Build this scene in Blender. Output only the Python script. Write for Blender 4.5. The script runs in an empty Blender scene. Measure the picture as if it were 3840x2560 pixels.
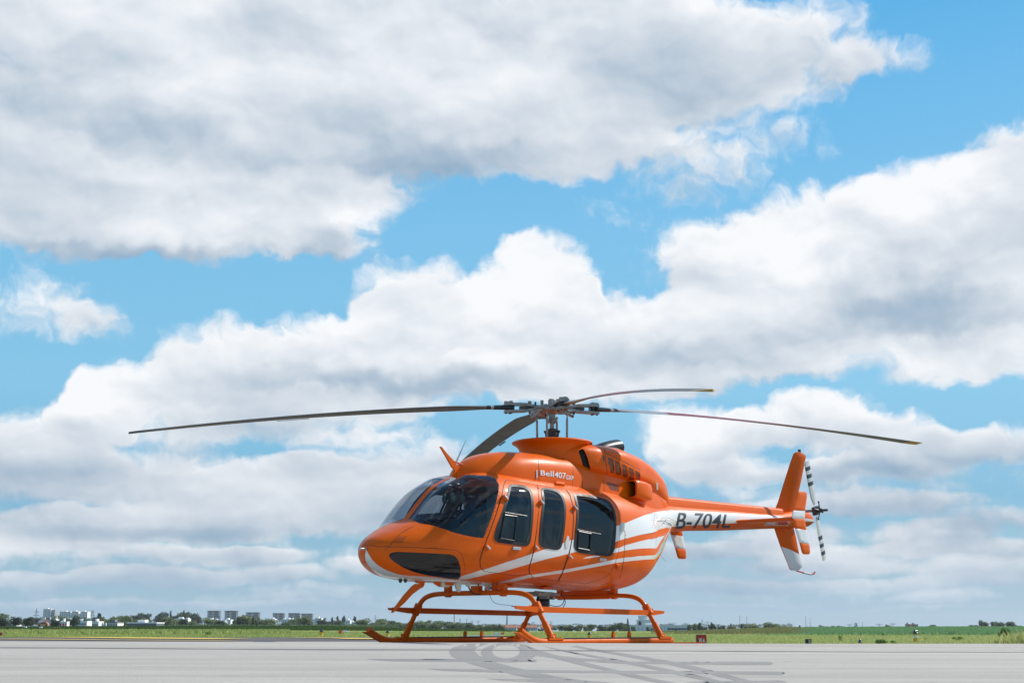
import bpy, bmesh, math, random
import numpy as np
from mathutils import Vector, Matrix
from mathutils.geometry import delaunay_2d_cdt, tessellate_polygon

random.seed(7); RNG = np.random.default_rng(7)
SC = bpy.context.scene
COL = SC.collection
R = math.radians

# ------------------------------------------------------------------ camera
FPX, PW, PH, HY = 5100.0, 3840.0, 2560.0, 2347.0      # focal length and frame in photograph pixels
PITCH = math.atan((HY - PH/2)/FPX)
CAMZ = 0.2116
cd = bpy.data.cameras.new('camera'); cam = bpy.data.objects.new('camera', cd); COL.objects.link(cam)
cd.sensor_width = 36.0; cd.lens = FPX/PW*36.0
cd.clip_start = 0.05; cd.clip_end = 30000
cam.location = (0, 0, CAMZ); cam.rotation_euler = (math.pi/2 + PITCH, 0, 0)
SC.camera = cam

# ------------------------------------------------------------------ helicopter frame of reference
HX, HYY, HEAD = 0.524, 17.676, 0.8739
FW = np.array([-math.cos(HEAD), -math.sin(HEAD)]); LF = np.array([-FW[1], FW[0]])

# ------------------------------------------------------------------ sun, exposure
sx, sy, sz = -1.12, 0.41, 1.0                          # towards the sun, in the helicopter's own axes
SUN = np.array([sx*FW[0]+sy*LF[0], sx*FW[1]+sy*LF[1], sz]); SUN /= np.linalg.norm(SUN)
sl = bpy.data.lights.new('sun', 'SUN'); so = bpy.data.objects.new('sun', sl); COL.objects.link(so)
sl.energy = 5.0; sl.angle = R(0.53); sl.color = (1.0, 0.95, 0.87)
so.rotation_euler = Vector(SUN).to_track_quat('Z', 'Y').to_euler(); so.location = (0, 0, 60)
SUN_EL = math.asin(SUN[2]); SUN_AZ = math.atan2(SUN[0], SUN[1])
SC.view_settings.view_transform = 'Standard'; SC.view_settings.look = 'None'
SC.view_settings.exposure = 0.0; SC.view_settings.gamma = 1.0
try: SC.view_settings.use_curve_mapping = False
except Exception: pass
SC.render.engine = 'CYCLES'
SC.cycles.max_bounces = 8; SC.cycles.transparent_max_bounces = 16
SC.cycles.caustics_reflective = False; SC.cycles.caustics_refractive = False
SC.cycles.use_denoising = True
SC.cycles.sample_clamp_indirect = 6.0

# ------------------------------------------------------------------ tiny node language
class S:
    """a socket (or a number) with arithmetic"""
    def __init__(s, nt, k): s.nt, s.k = nt, k
    def _m(s, op, *a):
        n = s.nt.nodes.new('ShaderNodeMath'); n.operation = op
        for i, v in enumerate((s,)+a):
            v = v.k if isinstance(v, S) else v
            if isinstance(v, (int, float)): n.inputs[i].default_value = float(v)
            else: s.nt.links.new(v, n.inputs[i])
        return S(s.nt, n.outputs[0])
    def __add__(s, o): return s._m('ADD', o)
    __radd__ = __add__
    def __sub__(s, o): return s._m('SUBTRACT', o)
    def __rsub__(s, o): return S(s.nt, float(o))._m('SUBTRACT', s)
    def __mul__(s, o): return s._m('MULTIPLY', o)
    __rmul__ = __mul__
    def __truediv__(s, o): return s._m('DIVIDE', o)
    def mad(s, a, b): return s._m('MULTIPLY_ADD', a, b)
    def max(s, o): return s._m('MAXIMUM', o)
    def min(s, o): return s._m('MINIMUM', o)
    def pow(s, o): return s._m('POWER', o)
    def ss(s, a, b, lo=0.0, hi=1.0, kind='SMOOTHSTEP'):
        n = s.nt.nodes.new('ShaderNodeMapRange'); n.interpolation_type = kind
        s.nt.links.new(s.k, n.inputs[0])
        for i, v in zip((1, 2, 3, 4), (a, b, lo, hi)): n.inputs[i].default_value = v
        return S(s.nt, n.outputs[0])
def vec(nt, x, y, z):
    n = nt.nodes.new('ShaderNodeCombineXYZ')
    for i, v in enumerate((x, y, z)):
        if isinstance(v, S): nt.links.new(v.k, n.inputs[i])
        else: n.inputs[i].default_value = v
    return n.outputs[0]
def vm(nt, op, a, b=None, out=0):
    n = nt.nodes.new('ShaderNodeVectorMath'); n.operation = op
    for i, v in enumerate((a, b)):
        if v is None: continue
        if isinstance(v, (tuple, list)): n.inputs[i].default_value = v
        else: nt.links.new(v, n.inputs[i])
    return n.outputs[out]
def noise(nt, v, scale, detail=4, rough=0.5, color=False, dist=0.0):
    n = nt.nodes.new('ShaderNodeTexNoise'); nt.links.new(v, n.inputs['Vector'])
    n.inputs['Scale'].default_value = scale; n.inputs['Detail'].default_value = detail
    n.inputs['Roughness'].default_value = rough; n.inputs['Distortion'].default_value = dist
    return n.outputs['Color'] if color else S(nt, n.outputs[0])
def mixc(nt, f, a, b, mode='MIX'):
    n = nt.nodes.new('ShaderNodeMix'); n.data_type = 'RGBA'; n.blend_type = mode
    for s_, v in ((n.inputs[0], f), (n.inputs[6], a), (n.inputs[7], b)):
        if isinstance(v, S): v = v.k
        if isinstance(v, (int, float)): s_.default_value = v
        elif isinstance(v, (tuple, list)): s_.default_value = tuple(v)+((1.0,) if len(v) == 3 else ())
        else: nt.links.new(v, s_)
    return n.outputs[2]
def lin(r, g, b, k=1.0):
    f = lambda c: (c/255/12.92 if c/255 <= 0.04045 else ((c/255+0.055)/1.055)**2.4)*k
    return (f(r), f(g), f(b), 1.0)

# ------------------------------------------------------------------ world: Nishita sky with cumulus banks
def pix_dir(px, py):
    dx = (px-PW/2)/FPX; dy = (PH/2-py)/FPX; c, s = math.cos(PITCH), math.sin(PITCH)
    d = np.array([dx, c-dy*s, s+dy*c]); return d/np.linalg.norm(d)
def pix_sky(px, py):
    d = pix_dir(px, py); return math.degrees(math.atan2(d[0], d[1])), math.degrees(math.asin(d[2]))
W = bpy.data.worlds.new('World'); SC.world = W; W.use_nodes = True
nt = W.node_tree; nt.nodes.clear()
SKYK = 0.1
tc = nt.nodes.new('ShaderNodeTexCoord'); G = tc.outputs['Generated']
sep = nt.nodes.new('ShaderNodeSeparateXYZ'); nt.links.new(G, sep.inputs[0])
X_, Y_, Z_ = (S(nt, sep.outputs[i]) for i in range(3))
az = X_._m('ARCTAN2', Y_)*57.2958
el = Z_._m('ARCSINE')*57.2958
p0 = vec(nt, az, el, 0.0)
big = noise(nt, p0, 0.24, 3, 0.5, color=True)
fine = noise(nt, p0, 0.8, 4, 0.5, color=True)
wv = vm(nt, 'ADD', vm(nt, 'MULTIPLY', vm(nt, 'SUBTRACT', big, (.5, .5, .5)), (3.4, 2.2, 0)),
        vm(nt, 'MULTIPLY', vm(nt, 'SUBTRACT', fine, (.5, .5, .5)), (1.6, 1.4, 0)))
kf = el.ss(2.5, 11, 0.30, 1.0)
wv = vm(nt, 'MULTIPLY', wv, vec(nt, kf+.2, kf, 0))
P = vm(nt, 'ADD', p0, wv)
# cloud banks: centre and radii in photograph pixels (turned into azimuth and elevation), weight
BANKS = [
 (250,120,850,330,1.0),(1150,200,900,400,1.1),(1950,230,850,340,1.1),(2500,130,470,330,.9),
 (3000,190,360,210,.85),(3300,215,260,90,.60),(2720,330,240,170,.55),
 (450,560,800,260,1.0),(1150,520,800,240,1.0),(1950,480,520,200,.9),(2250,420,230,130,.5),(2080,640,200,90,.5),
 (200,760,520,190,1.1),(750,800,520,180,1.1),(1180,790,330,170,1.1),(1330,930,230,60,.45),(500,880,900,60,.45),
 (2480,560,200,80,.30),(2850,610,220,90,.26),(2280,770,220,80,.25),(2600,730,120,60,.22),(3150,560,70,60,.22),
 (130,1120,300,150,.62),(360,1190,150,80,.35),
 (2030,1085,240,190,1.3),(1620,1130,290,180,1.2),(1800,1250,560,210,1.3),(1230,1290,300,150,1.1),(850,1340,300,140,1.0),
 (2350,1230,420,150,1.1),(1300,1430,950,130,1.0),(2200,1400,620,120,.9),(560,1450,280,100,.7),
 (3480,760,300,190,1.2),(3080,870,400,190,1.2),(2760,970,260,190,1.1),(3250,1080,760,220,1.3),(3780,690,260,240,1.2),
 (3750,1120,420,280,1.2),(2850,1240,420,150,1.0),(3400,1350,600,90,.8),(2700,1410,450,60,.5),
 (330,1545,150,150,1.0),(150,1640,240,150,.9),(640,1610,320,120,.8),(1150,1560,520,110,.8),(50,1740,380,80,.6),
 (800,1800,700,100,.6),(1500,1700,420,90,.6),(200,1830,300,50,.4),
 (2620,1640,300,140,1.2),(3050,1580,320,110,1.1),(3350,1660,330,110,.9),(3750,1640,260,90,.8),(3000,1770,600,50,.5),
 (250,1975,330,75,.95),(760,1950,420,75,.95),(1280,1910,330,100,1.0),(430,2060,700,30,.35),
 (3300,1890,360,50,.55),(3750,1950,260,45,.55),(2750,1930,240,45,.5),(3250,2070,460,30,.45),(3720,2060,300,36,.5),
 (100,2180,220,40,.75),(560,2165,330,42,.85),(1020,2150,240,36,.6),(1250,2220,420,34,.5),(2650,2190,360,30,.5),(3450,2190,460,32,.6),(3000,2110,280,24,.4),(3550,2285,420,14,.3),(2750,2270,380,14,.3),(1000,2260,500,14,.3),
 (2950,2010,260,45,.7),(3480,2010,230,55,.8),(3700,2140,240,50,.8),(3150,2120,260,34,.7),(2600,2060,300,34,.6),(3560,2240,200,26,.6),(2800,2200,260,26,.6),(900,2080,260,34,.6),(250,2260,260,22,.5),(1500,2110,260,40,.6),
 (700,1860,1400,150,.50),(1500,1830,900,120,.46),(3200,1840,900,150,.52),(700,2100,1400,100,.50),(3000,2110,1300,110,.50),(600,2260,1500,40,.36),(3100,2250,1100,40,.36),(2500,880,260,180,.32),(2400,600,420,120,.36),(3000,430,250,130,.36),(2650,520,500,70,.36),(2700,660,260,120,.32),
 # beyond the frame, so the sky goes on around the place
 (-900,500,900,500,1.1),(-1500,1500,900,260,1.0),(4700,300,600,260,.9),(5100,1300,900,330,1.1),(-700,-700,900,400,1.0),(1500,-900,1200,400,1.0),
]
D = S(nt, vm(nt, 'DOT_PRODUCT', P, (0, 0, 0), out=1)); V = D*1.0
for (cx, cy, rx, ry, w) in BANKS:
    a0, e0 = pix_sky(cx, cy)
    dg = 57.2958/FPX*1.13
    q = vm(nt, 'MULTIPLY', vm(nt, 'SUBTRACT', P, (a0, e0, 0)), (1/(rx*dg), 1/(ry*dg), 0))
    k = S(nt, vm(nt, 'DOT_PRODUCT', q, q, out=1)).mad(-1.0, 1.0).max(0.0)*w
    D = D + k
    V = S(nt, vm(nt, 'DOT_PRODUCT', q, (0, 1, 0), out=1)).mad(k, V)
# generic scattered cumulus outside the frame
g1 = noise(nt, vm(nt, 'MULTIPLY', P, (1, 1.8, 1)), 0.055, 5, 0.55)
outside = az._m('ABSOLUTE').ss(24, 34).max(el.ss(27, 36))
D = D + g1.ss(.5, .66)*outside*1.2
n1 = noise(nt, P, 0.5, 6, 0.5); n2 = noise(nt, P, 2.0, 4, 0.5)
dens = D + (n1-0.5)*1.05 + (n2-0.5)*0.20
high = el.ss(12, 19)                                       # upper deck is greyer: seen from below
cov = (dens-high*0.04).ss(0.20, 0.84)
core = dens.ss(0.35, 1.6)
vert = (V/(D.max(0.15))).min(1.0).max(-1.0)                # +1 top of a bank, -1 its base
P2 = vm(nt, 'ADD', p0, vm(nt, 'MULTIPLY', vm(nt, 'SUBTRACT', big, (.5, .5, .5)), (2.4, 1.2, 0)))
P3 = vm(nt, 'MULTIPLY', P2, (.62, 1.0, 1.0))
r1 = noise(nt, P3, 0.17, 3, 0.42); r2 = noise(nt, vm(nt, 'ADD', P3, (0.5, 1.3, 0)), 0.17, 3, 0.42)
r3 = noise(nt, P3, 0.62, 4, 0.5); r4 = noise(nt, vm(nt, 'ADD', P3, (0.10, 0.32, 0)), 0.62, 4, 0.5)
puff = (n1-noise(nt, vm(nt, 'ADD', P, (0.12, 0.30, 0)), 0.5, 6, 0.5))
edge = dens.ss(1.15, 0.45)                                  # thin sunlit rims keep their billows
low = el.ss(9, 4)
relief = (r1-r2)*1.25 + (r3-r4)*0.50 + puff*(edge*0.9+0.25)
light = vert*0.36 + relief + 0.86 - high*0.17 - low*0.38 - core*0.10 + (r1-0.5)*0.6
SHADES = [(330,420,360,110,.30),(700,560,520,80,.18),(700,960,900,55,.45),(1330,910,210,90,.42),(60,330,300,120,.12),(1750,620,700,70,.22),(1150,90,300,140,.18),
 (3330,1120,360,120,.55),(3620,1200,380,110,.45),(3750,980,260,120,.18),(1700,1440,520,60,.5),(1200,1400,350,60,.3),(850,1580,420,60,.3),(2450,1340,420,70,.28),(300,1760,420,60,.3),(1100,1750,600,60,.3),(2900,1790,500,50,.35),(600,2000,500,30,.25),(3500,1760,400,60,.3),
 (2000,1090,300,150,-.40),(1500,1180,420,110,-.25),(2900,880,520,150,-.40),(3450,720,260,110,-.35),(2560,1620,240,110,-.35),(3050,1560,300,80,-.3),(500,800,420,60,-.25),(1450,330,600,110,-.12),(330,1500,150,90,-.3),(1950,480,400,90,-.15),(1330,790,120,80,-.25)]
sh_ = D*0.0
for (cx, cy, rx, ry, w) in SHADES:
    a0, e0 = pix_sky(cx, cy); dg = 57.2958/FPX*1.25
    q = vm(nt, 'MULTIPLY', vm(nt, 'SUBTRACT', P, (a0, e0, 0)), (1/(rx*dg), 1/(ry*dg), 0))
    sh_ = S(nt, vm(nt, 'DOT_PRODUCT', q, q, out=1)).mad(-1.0, 1.0).max(0.0).pow(1.5).mad(w, sh_)
light = light-sh_*0.78
ramp = nt.nodes.new('ShaderNodeValToRGB'); nt.links.new(light.ss(0, 1, kind='LINEAR').k, ramp.inputs[0])
er = ramp.color_ramp; er.elements[0].position = 0.0; er.elements[0].color = lin(146, 174, 199)
er.elements[1].position = 1.0; er.elements[1].color = lin(252, 253, 255)
for ps, c in ((0.25, lin(177, 194, 211)), (0.5, lin(208, 217, 227)), (0.75, lin(231, 236, 242))):
    e_ = er.elements.new(ps); e_.color = c
cloudc = ramp.outputs[0]
sky = nt.nodes.new('ShaderNodeTexSky'); sky.sky_type = 'NISHITA'; sky.sun_disc = False
sky.sun_elevation = SUN_EL; sky.sun_rotation = SUN_AZ; sky.air_density = 1.0; sky.dust_density = 0.6; sky.ozone_density = 1.5
br = nt.nodes.new('ShaderNodeValToRGB'); nt.links.new(el.ss(0, 30, kind='LINEAR').k, br.inputs[0]); bb = br.color_ramp
bb.elements[0].position = 0.0; bb.elements[0].color = lin(158, 192, 212)
bb.elements[1].position = 1.0; bb.elements[1].color = lin(52, 158, 226)
for ps, c in ((0.07, lin(138, 188, 216)), (0.17, lin(112, 182, 220)), (0.32, lin(134, 204, 240)), (0.55, lin(124, 200, 243)), (0.75, lin(98, 189, 242)), (0.88, lin(72, 178, 238))):
    e_ = bb.elements.new(ps); e_.color = c
air = vm(nt, 'MULTIPLY', br.outputs[0], (1/SKYK,)*3)
blue = mixc(nt, el.ss(30, 60, 0.8, 0.0), sky.outputs[0], air)   # Nishita, pulled towards the clear air's own blue
cscale = vm(nt, 'MULTIPLY', cloudc, (1/SKYK,)*3)
col = mixc(nt, cov*0.97, blue, cscale)
hz = el.ss(0.0, 3.2, 0.60, 0.0)                            # pale air towards the horizon
col = mixc(nt, hz, col, tuple(c/SKYK for c in lin(160, 194, 220)[:3]))
bg = nt.nodes.new('ShaderNodeBackground'); nt.links.new(col, bg.inputs[0]); bg.inputs[1].default_value = SKYK
wo = nt.nodes.new('ShaderNodeOutputWorld'); nt.links.new(bg.outputs[0], wo.inputs[0])
W.cycles.sampling_method = 'MANUAL'; W.cycles.sample_map_resolution = 512
# ------------------------------------------------------------------ materials
MAT = {}
def mat(name, color, rough=0.5, metal=0.0, coat=0.0, spec=0.5, emit=None):
    if name in MAT: return MAT[name]
    m = bpy.data.materials.new(name); m.use_nodes = True; b = m.node_tree.nodes['Principled BSDF']
    b.inputs['Base Color'].default_value = tuple(color[:3])+(1,)
    b.inputs['Roughness'].default_value = rough; b.inputs['Metallic'].default_value = metal
    b.inputs['Coat Weight'].default_value = coat; b.inputs['Coat Roughness'].default_value = 0.04; b.inputs['Coat IOR'].default_value = 1.40
    b.inputs['Specular IOR Level'].default_value = spec
    MAT[name] = m; return m
def dirty(m, amount=0.12, scale=3.0, dark=(0.25, 0.2, 0.15), stretch=(1, 1, 1), bump=0.0, rough=None):
    """grime and slight unevenness on a plain material"""
    t = m.node_tree; b = t.nodes['Principled BSDF']
    tc_ = t.nodes.new('ShaderNodeTexCoord'); v = vm(t, 'MULTIPLY', tc_.outputs['Object'], tuple(stretch))
    n_ = noise(t, v, scale, 6, 0.6); f = noise(t, v, scale*9, 3, 0.6)
    c0 = b.inputs['Base Color'].default_value[:]
    k = n_.ss(0.42, 0.75, 0, amount) + f.ss(0.55, 0.8, 0, amount*0.5)
    t.links.new(mixc(t, k, c0, tuple(c0[i]*dark[i] for i in range(3))), b.inputs['Base Color'])
    r0 = b.inputs['Roughness'].default_value
    t.links.new(n_.ss(0.3, 0.7, r0*0.85, min(1, r0*1.2+.02)).k, b.inputs['Roughness'])
    if bump:
        bn = t.nodes.new('ShaderNodeBump'); bn.inputs['Strength'].default_value = bump; bn.inputs['Distance'].default_value = 0.004
        w_ = noise(t, v, scale*0.8, 2, 0.4); t.links.new(w_.k, bn.inputs['Height']); t.links.new(bn.outputs[0], b.inputs['Normal'])
    return m
ORANGE = dirty(mat('orange_paint', (0.78, 0.120, 0.002), 0.40, coat=0.26, spec=.10), 0.10, 2.0, (0.8, 0.62, 0.5), bump=0.30)
ORANGE2 = dirty(mat('orange_gear_paint', (0.72, 0.118, 0.003), 0.45, coat=0.10, spec=.12), 0.22, 5.0, (0.55, 0.45, 0.4))
WHITE = dirty(mat('white_paint', (0.80, 0.80, 0.78), 0.32, coat=1.0), 0.10, 2.0, (0.8, 0.78, 0.72), bump=0.30)
SEAM = mat('panel_seam', (0.05, 0.02, 0.01), 0.7)
BLACK = dirty(mat('black_rubber', (0.022, 0.023, 0.026), 0.34), 0.3, 6, (2.2, 2.2, 2.2))
FRAME = dirty(mat('window_rubber', (0.018, 0.019, 0.022), 0.5, spec=0.25), 0.3, 6, (2, 2, 2))
DARK = mat('dark_void', (0.012, 0.011, 0.010), 0.9)
GREYM = dirty(mat('grey_hub_metal', (0.30, 0.285, 0.26), 0.45, 0.35), 0.5, 14, (0.4, 0.36, 0.3))
DARKM = dirty(mat('dark_hub_metal', (0.07, 0.068, 0.065), 0.45, 0.4), 0.4, 14, (0.5, 0.5, 0.5))
STEEL = mat('bright_steel', (0.5, 0.5, 0.5), 0.45, 0.8)
BLADEG = dirty(mat('blade_grey', (0.115, 0.112, 0.108), 0.42), 0.35, 3, (1.8, 1.75, 1.6), (1, 1, 1))
BLADEL = mat('blade_leading_edge', (0.42, 0.41, 0.41), 0.35, 0.3)
BLADER = mat('blade_red', (0.26, 0.04, 0.04), 0.4)
BLADEY = mat('blade_yellow', (0.40, 0.24, 0.04), 0.4)
BLADEB = mat('blade_root_boot', (0.012, 0.013, 0.016), 0.4)
OFFW = dirty(mat('off_white_paint', (0.66, 0.65, 0.60), 0.4, coat=.4), 0.2, 5, (0.7, 0.68, 0.6))
NAVY = mat('navy_band', (0.03, 0.035, 0.05), 0.4)
LINER = mat('cabin_lining', (0.33, 0.32, 0.30), 0.8)
SEATC = dirty(mat('seat_leather', (0.030, 0.035, 0.048), 0.6), .3, 8, (1.6, 1.6, 1.6))
PANELM = mat('console_black', (0.018, 0.018, 0.020), 0.5)
REDM = mat('red_paint', (0.45, 0.02, 0.02), 0.4)
GREENP = mat('green_earcup', (0.10, 0.17, 0.10), 0.4)
def glass_mat(name, tint, refl=1.0):
    m = bpy.data.materials.new(name); m.use_nodes = True; t = m.node_tree; t.nodes.clear()
    o = t.nodes.new('ShaderNodeOutputMaterial'); tr = t.nodes.new('ShaderNodeBsdfTransparent'); gl = t.nodes.new('ShaderNodeBsdfGlossy')
    tr.inputs[0].default_value = tint; gl.inputs['Roughness'].default_value = 0.03; gl.inputs[0].default_value = (0.95, 0.97, 1, 1)
    gn = t.nodes.new('ShaderNodeNewGeometry'); fr = ((1.0-S(t, vm(t, 'DOT_PRODUCT', gn.outputs['Incoming'], gn.outputs['Normal'], out=1))._m('ABSOLUTE')).pow(5.0)*.95+.045)
    tcn = t.nodes.new('ShaderNodeTexCoord'); nn = noise(t, tcn.outputs['Object'], 3.0, 6, 0.65).ss(0.5, 0.75, 0, 0.05)
    di = t.nodes.new('ShaderNodeBsdfDiffuse'); di.inputs[0].default_value = (0.5, 0.52, 0.55, 1)
    m1 = t.nodes.new('ShaderNodeMixShader'); t.links.new(nn.k, m1.inputs[0]); t.links.new(tr.outputs[0], m1.inputs[1]); t.links.new(di.outputs[0], m1.inputs[2])
    mx = t.nodes.new('ShaderNodeMixShader'); t.links.new((fr*refl).k, mx.inputs[0])
    t.links.new(m1.outputs[0], mx.inputs[1]); t.links.new(gl.outputs[0], mx.inputs[2]); t.links.new(mx.outputs[0], o.inputs[0])
    m.use_backface_culling = False; MAT[name] = m; return m
GLASS = glass_mat('tinted_glass', (0.50, 0.55, 0.60, 1), 1.0)
GLASSD = glass_mat('smoked_glass', (0.42, 0.44, 0.46, 1), 1.0)
def mesh_grille(name):
    m = mat(name, (0.62, 0.13, 0.01), 0.45); t = m.node_tree; b = t.nodes['Principled BSDF']
    tc_ = t.nodes.new('ShaderNodeTexCoord'); sp = t.nodes.new('ShaderNodeSeparateXYZ'); t.links.new(tc_.outputs['Object'], sp.inputs[0])
    x, z = S(t, sp.outputs[0]), S(t, sp.outputs[2])
    a = (((x+z)*90)._m('FRACT')-0.5)._m('ABSOLUTE'); c = (((x-z*1.7)*70)._m('FRACT')-0.5)._m('ABSOLUTE')
    k = a.max(c).ss(0.30, 0.36)
    t.links.new(mixc(t, k, (0.02, 0.008, 0.004, 1), (0.36, 0.075, 0.012, 1)), b.inputs['Base Color']); return m
GRILLE = mesh_grille('grille_mesh')

# ------------------------------------------------------------------ mesh helpers
def tag(o, label=None, cat=None, group=None, kind=None):
    if label: o['label'] = label
    if cat: o['category'] = cat
    if group: o['group'] = group
    if kind: o['kind'] = kind
    return o
def empty(name, loc=(0, 0, 0), rz=0.0, **kw):
    o = bpy.data.objects.new(name, None); COL.objects.link(o); o.location = loc; o.rotation_euler = (0, 0, rz)
    o.empty_display_size = 0.3; return tag(o, **kw)
def mk(name, V_, F_, mats, parent=None, mi=None, smooth=True, normals=None, sharp=None):
    me = bpy.data.meshes.new(name); me.from_pydata([tuple(map(float, v)) for v in V_], [], [tuple(int(i) for i in f) for f in F_])
    if not isinstance(mats, (list, tuple)): mats = [mats]
    for m in mats: me.materials.append(m)
    if mi is not None: me.polygons.foreach_set('material_index', np.array(mi, dtype=np.int32))
    if smooth: me.polygons.foreach_set('use_smooth', [True]*len(me.polygons))
    me.update()
    if normals is not None: me.normals_split_custom_set_from_vertices([tuple(map(float, n)) for n in normals])
    elif smooth and sharp: me.set_sharp_from_angle(angle=R(sharp))
    o = bpy.data.objects.new(name, me); COL.objects.link(o)
    if parent is not None: o.parent = parent
    return o
class MB:
    """collects shapes and links them as one mesh"""
    def __init__(s): s.v, s.f, s.m = [], [], []
    def add(s, v, f, m=0):
        n = len(s.v); s.v += [tuple(p) for p in v]; s.f += [tuple(i+n for i in q) for q in f]; s.m += [m]*len(f); return s
    def box(s, c, d, m=0, rot=None, taper=1.0):
        hx, hy, hz = d[0]/2, d[1]/2, d[2]/2
        P_ = [(x*(taper if z > 0 else 1), y*(taper if z > 0 else 1), z) for x in (-hx, hx) for y in (-hy, hy) for z in (-hz, hz)]
        if rot is not None: P_ = [tuple(rot @ Vector(p)) for p in P_]
        P_ = [(p[0]+c[0], p[1]+c[1], p[2]+c[2]) for p in P_]
        return s.add(P_, [(0, 1, 3, 2), (4, 6, 7, 5), (0, 4, 5, 1), (2, 3, 7, 6), (0, 2, 6, 4), (1, 5, 7, 3)], m)
    def tube(s, pts, r, n=10, m=0, caps=True, flat=None):
        pts = [Vector(p) for p in pts]; k = len(pts); rr = r if isinstance(r, (list, tuple)) else [r]*k
        t0 = (pts[1]-pts[0]).normalized(); up = Vector((0, 0, 1)) if abs(t0.z) < 0.9 else Vector((1, 0, 0)); a = t0.cross(up).normalized()
        V_ = []; F_ = []
        for i, p in enumerate(pts):
            t = (pts[min(i+1, k-1)]-pts[max(i-1, 0)]).normalized(); a = (a-t*a.dot(t)).normalized(); b = t.cross(a)
            for j in range(n):
                q = 2*math.pi*j/n; V_.append(tuple(p+(a*math.cos(q)+b*math.sin(q)*(flat or 1))*rr[i]))
        for i in range(k-1):
            for j in range(n):
                j2 = (j+1) % n; F_.append((i*n+j, i*n+j2, (i+1)*n+j2, (i+1)*n+j))
        if caps: F_ += [tuple(range(n))[::-1], tuple((k-1)*n+j for j in range(n))]
        return s.add(V_, F_, m)
    def lathe(s, prof, c=(0, 0, 0), n=32, m=0, ax='z', sx=1.0):
        V_ = []; F_ = []
        for (r, h) in prof:
            for j in range(n):
                q = 2*math.pi*j/n; x, y = r*math.cos(q)*sx, r*math.sin(q)
                p = {'z': (x, y, h), 'x': (h, x, y), 'y': (x, h, y)}[ax]; V_.append((p[0]+c[0], p[1]+c[1], p[2]+c[2]))
        for i in range(len(prof)-1):
            for j in range(n):
                j2 = (j+1) % n; F_.append((i*n+j, i*n+j2, (i+1)*n+j2, (i+1)*n+j))
        return s.add(V_, F_, m)
    def loft(s, secs, m=0, caps=True, closed=True):
        n = len(secs[0]); V_ = [p for q in secs for p in q]; F_ = []
        for i in range(len(secs)-1):
            for j in range(n if closed else n-1):
                j2 = (j+1) % n; F_.append((i*n+j, i*n+j2, (i+1)*n+j2, (i+1)*n+j))
        if caps: F_ += [tuple(range(n))[::-1], tuple((len(secs)-1)*n+j for j in range(n))]
        return s.add(V_, F_, m)
    def sphere(s, c, r, m=0, n=12, k=8, sc=(1, 1, 1)):
        V_ = []
        for i in range(k+1):
            a = math.pi*i/k
            for j in range(n): q = 2*math.pi*j/n; V_.append((c[0]+r*sc[0]*math.sin(a)*math.cos(q), c[1]+r*sc[1]*math.sin(a)*math.sin(q), c[2]+r*sc[2]*math.cos(a)))
        F_ = [(i*n+j, (i+1)*n+j, (i+1)*n+(j+1) % n, i*n+(j+1) % n) for i in range(k) for j in range(n)]
        return s.add(V_, F_, m)
    def prism(s, poly, off, m=0, origin=(0, 0, 0)):
        """poly: 3-D points in one plane; off: thickness vector (centred)"""
        n = len(poly); o_ = Vector(off)*0.5
        V_ = [tuple(Vector(p)+o_) for p in poly]+[tuple(Vector(p)-o_) for p in poly]
        tris = tessellate_polygon([[Vector(p) for p in poly]])
        F_ = [tuple(t) for t in tris]+[tuple(i+n for i in t[::-1]) for t in tris]
        F_ += [(i, (i+1) % n, (i+1) % n+n, i+n) for i in range(n)]
        return s.add(V_, F_, m)
    def build(s, name, mats, parent=None, smooth=False, sharp=35, recalc=True, bevel=0.0):
        if not isinstance(mats, (list, tuple)): mats = [mats]
        o = mk(name, s.v, s.f, mats, parent, s.m, smooth=smooth)
        if recalc or bevel:
            b = bmesh.new(); b.from_mesh(o.data)
            if recalc: bmesh.ops.recalc_face_normals(b, faces=b.faces)
            if bevel: bmesh.ops.bevel(b, geom=[e for e in b.edges if len(e.link_faces) == 2 and e.calc_face_angle(0) > 0.5], offset=bevel, segments=2, affect='EDGES', profile=0.6)
            b.to_mesh(o.data); b.free()
        if smooth: o.data.set_sharp_from_angle(angle=R(sharp))
        return o
def chaikin(p, it=1, closed=True):
    p = [np.array(q, float) for q in p]
    for _ in range(it):
        q = []; n = len(p)
        for i in range(n if closed else n-1):
            a, b = p[i], p[(i+1) % n]; q += [a*.75+b*.25, a*.25+b*.75]
        p = q if closed else [p[0]]+q+[p[-1]]
    return p
def inset(poly, d):
    p = np.array(poly, float); n = len(p); area = 0.5*np.sum(p[:, 0]*np.roll(p[:, 1], -1)-np.roll(p[:, 0], -1)*p[:, 1]); sg = 1 if area > 0 else -1
    out = []
    for i in range(n):
        a, b, c = p[i-1], p[i], p[(i+1) % n]
        e1 = (b-a)/(np.linalg.norm(b-a)+1e-9); e2 = (c-b)/(np.linalg.norm(c-b)+1e-9)
        n1 = np.array([-e1[1], e1[0]])*sg; n2 = np.array([-e2[1], e2[0]])*sg; m_ = n1+n2; m_ /= (np.linalg.norm(m_)+1e-9)
        out.append(b+m_*d/max(0.5, float(m_@n1)))
    return out
def strip(line, d):
    """closed polygon of half-width d round an open polyline"""
    p = np.array(line, float); t = np.gradient(p, axis=0); t /= np.linalg.norm(t, axis=1)[:, None]; nrm = np.stack([-t[:, 1], t[:, 0]], 1)
    return list(p+nrm*d)+list((p-nrm*d)[::-1])
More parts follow.
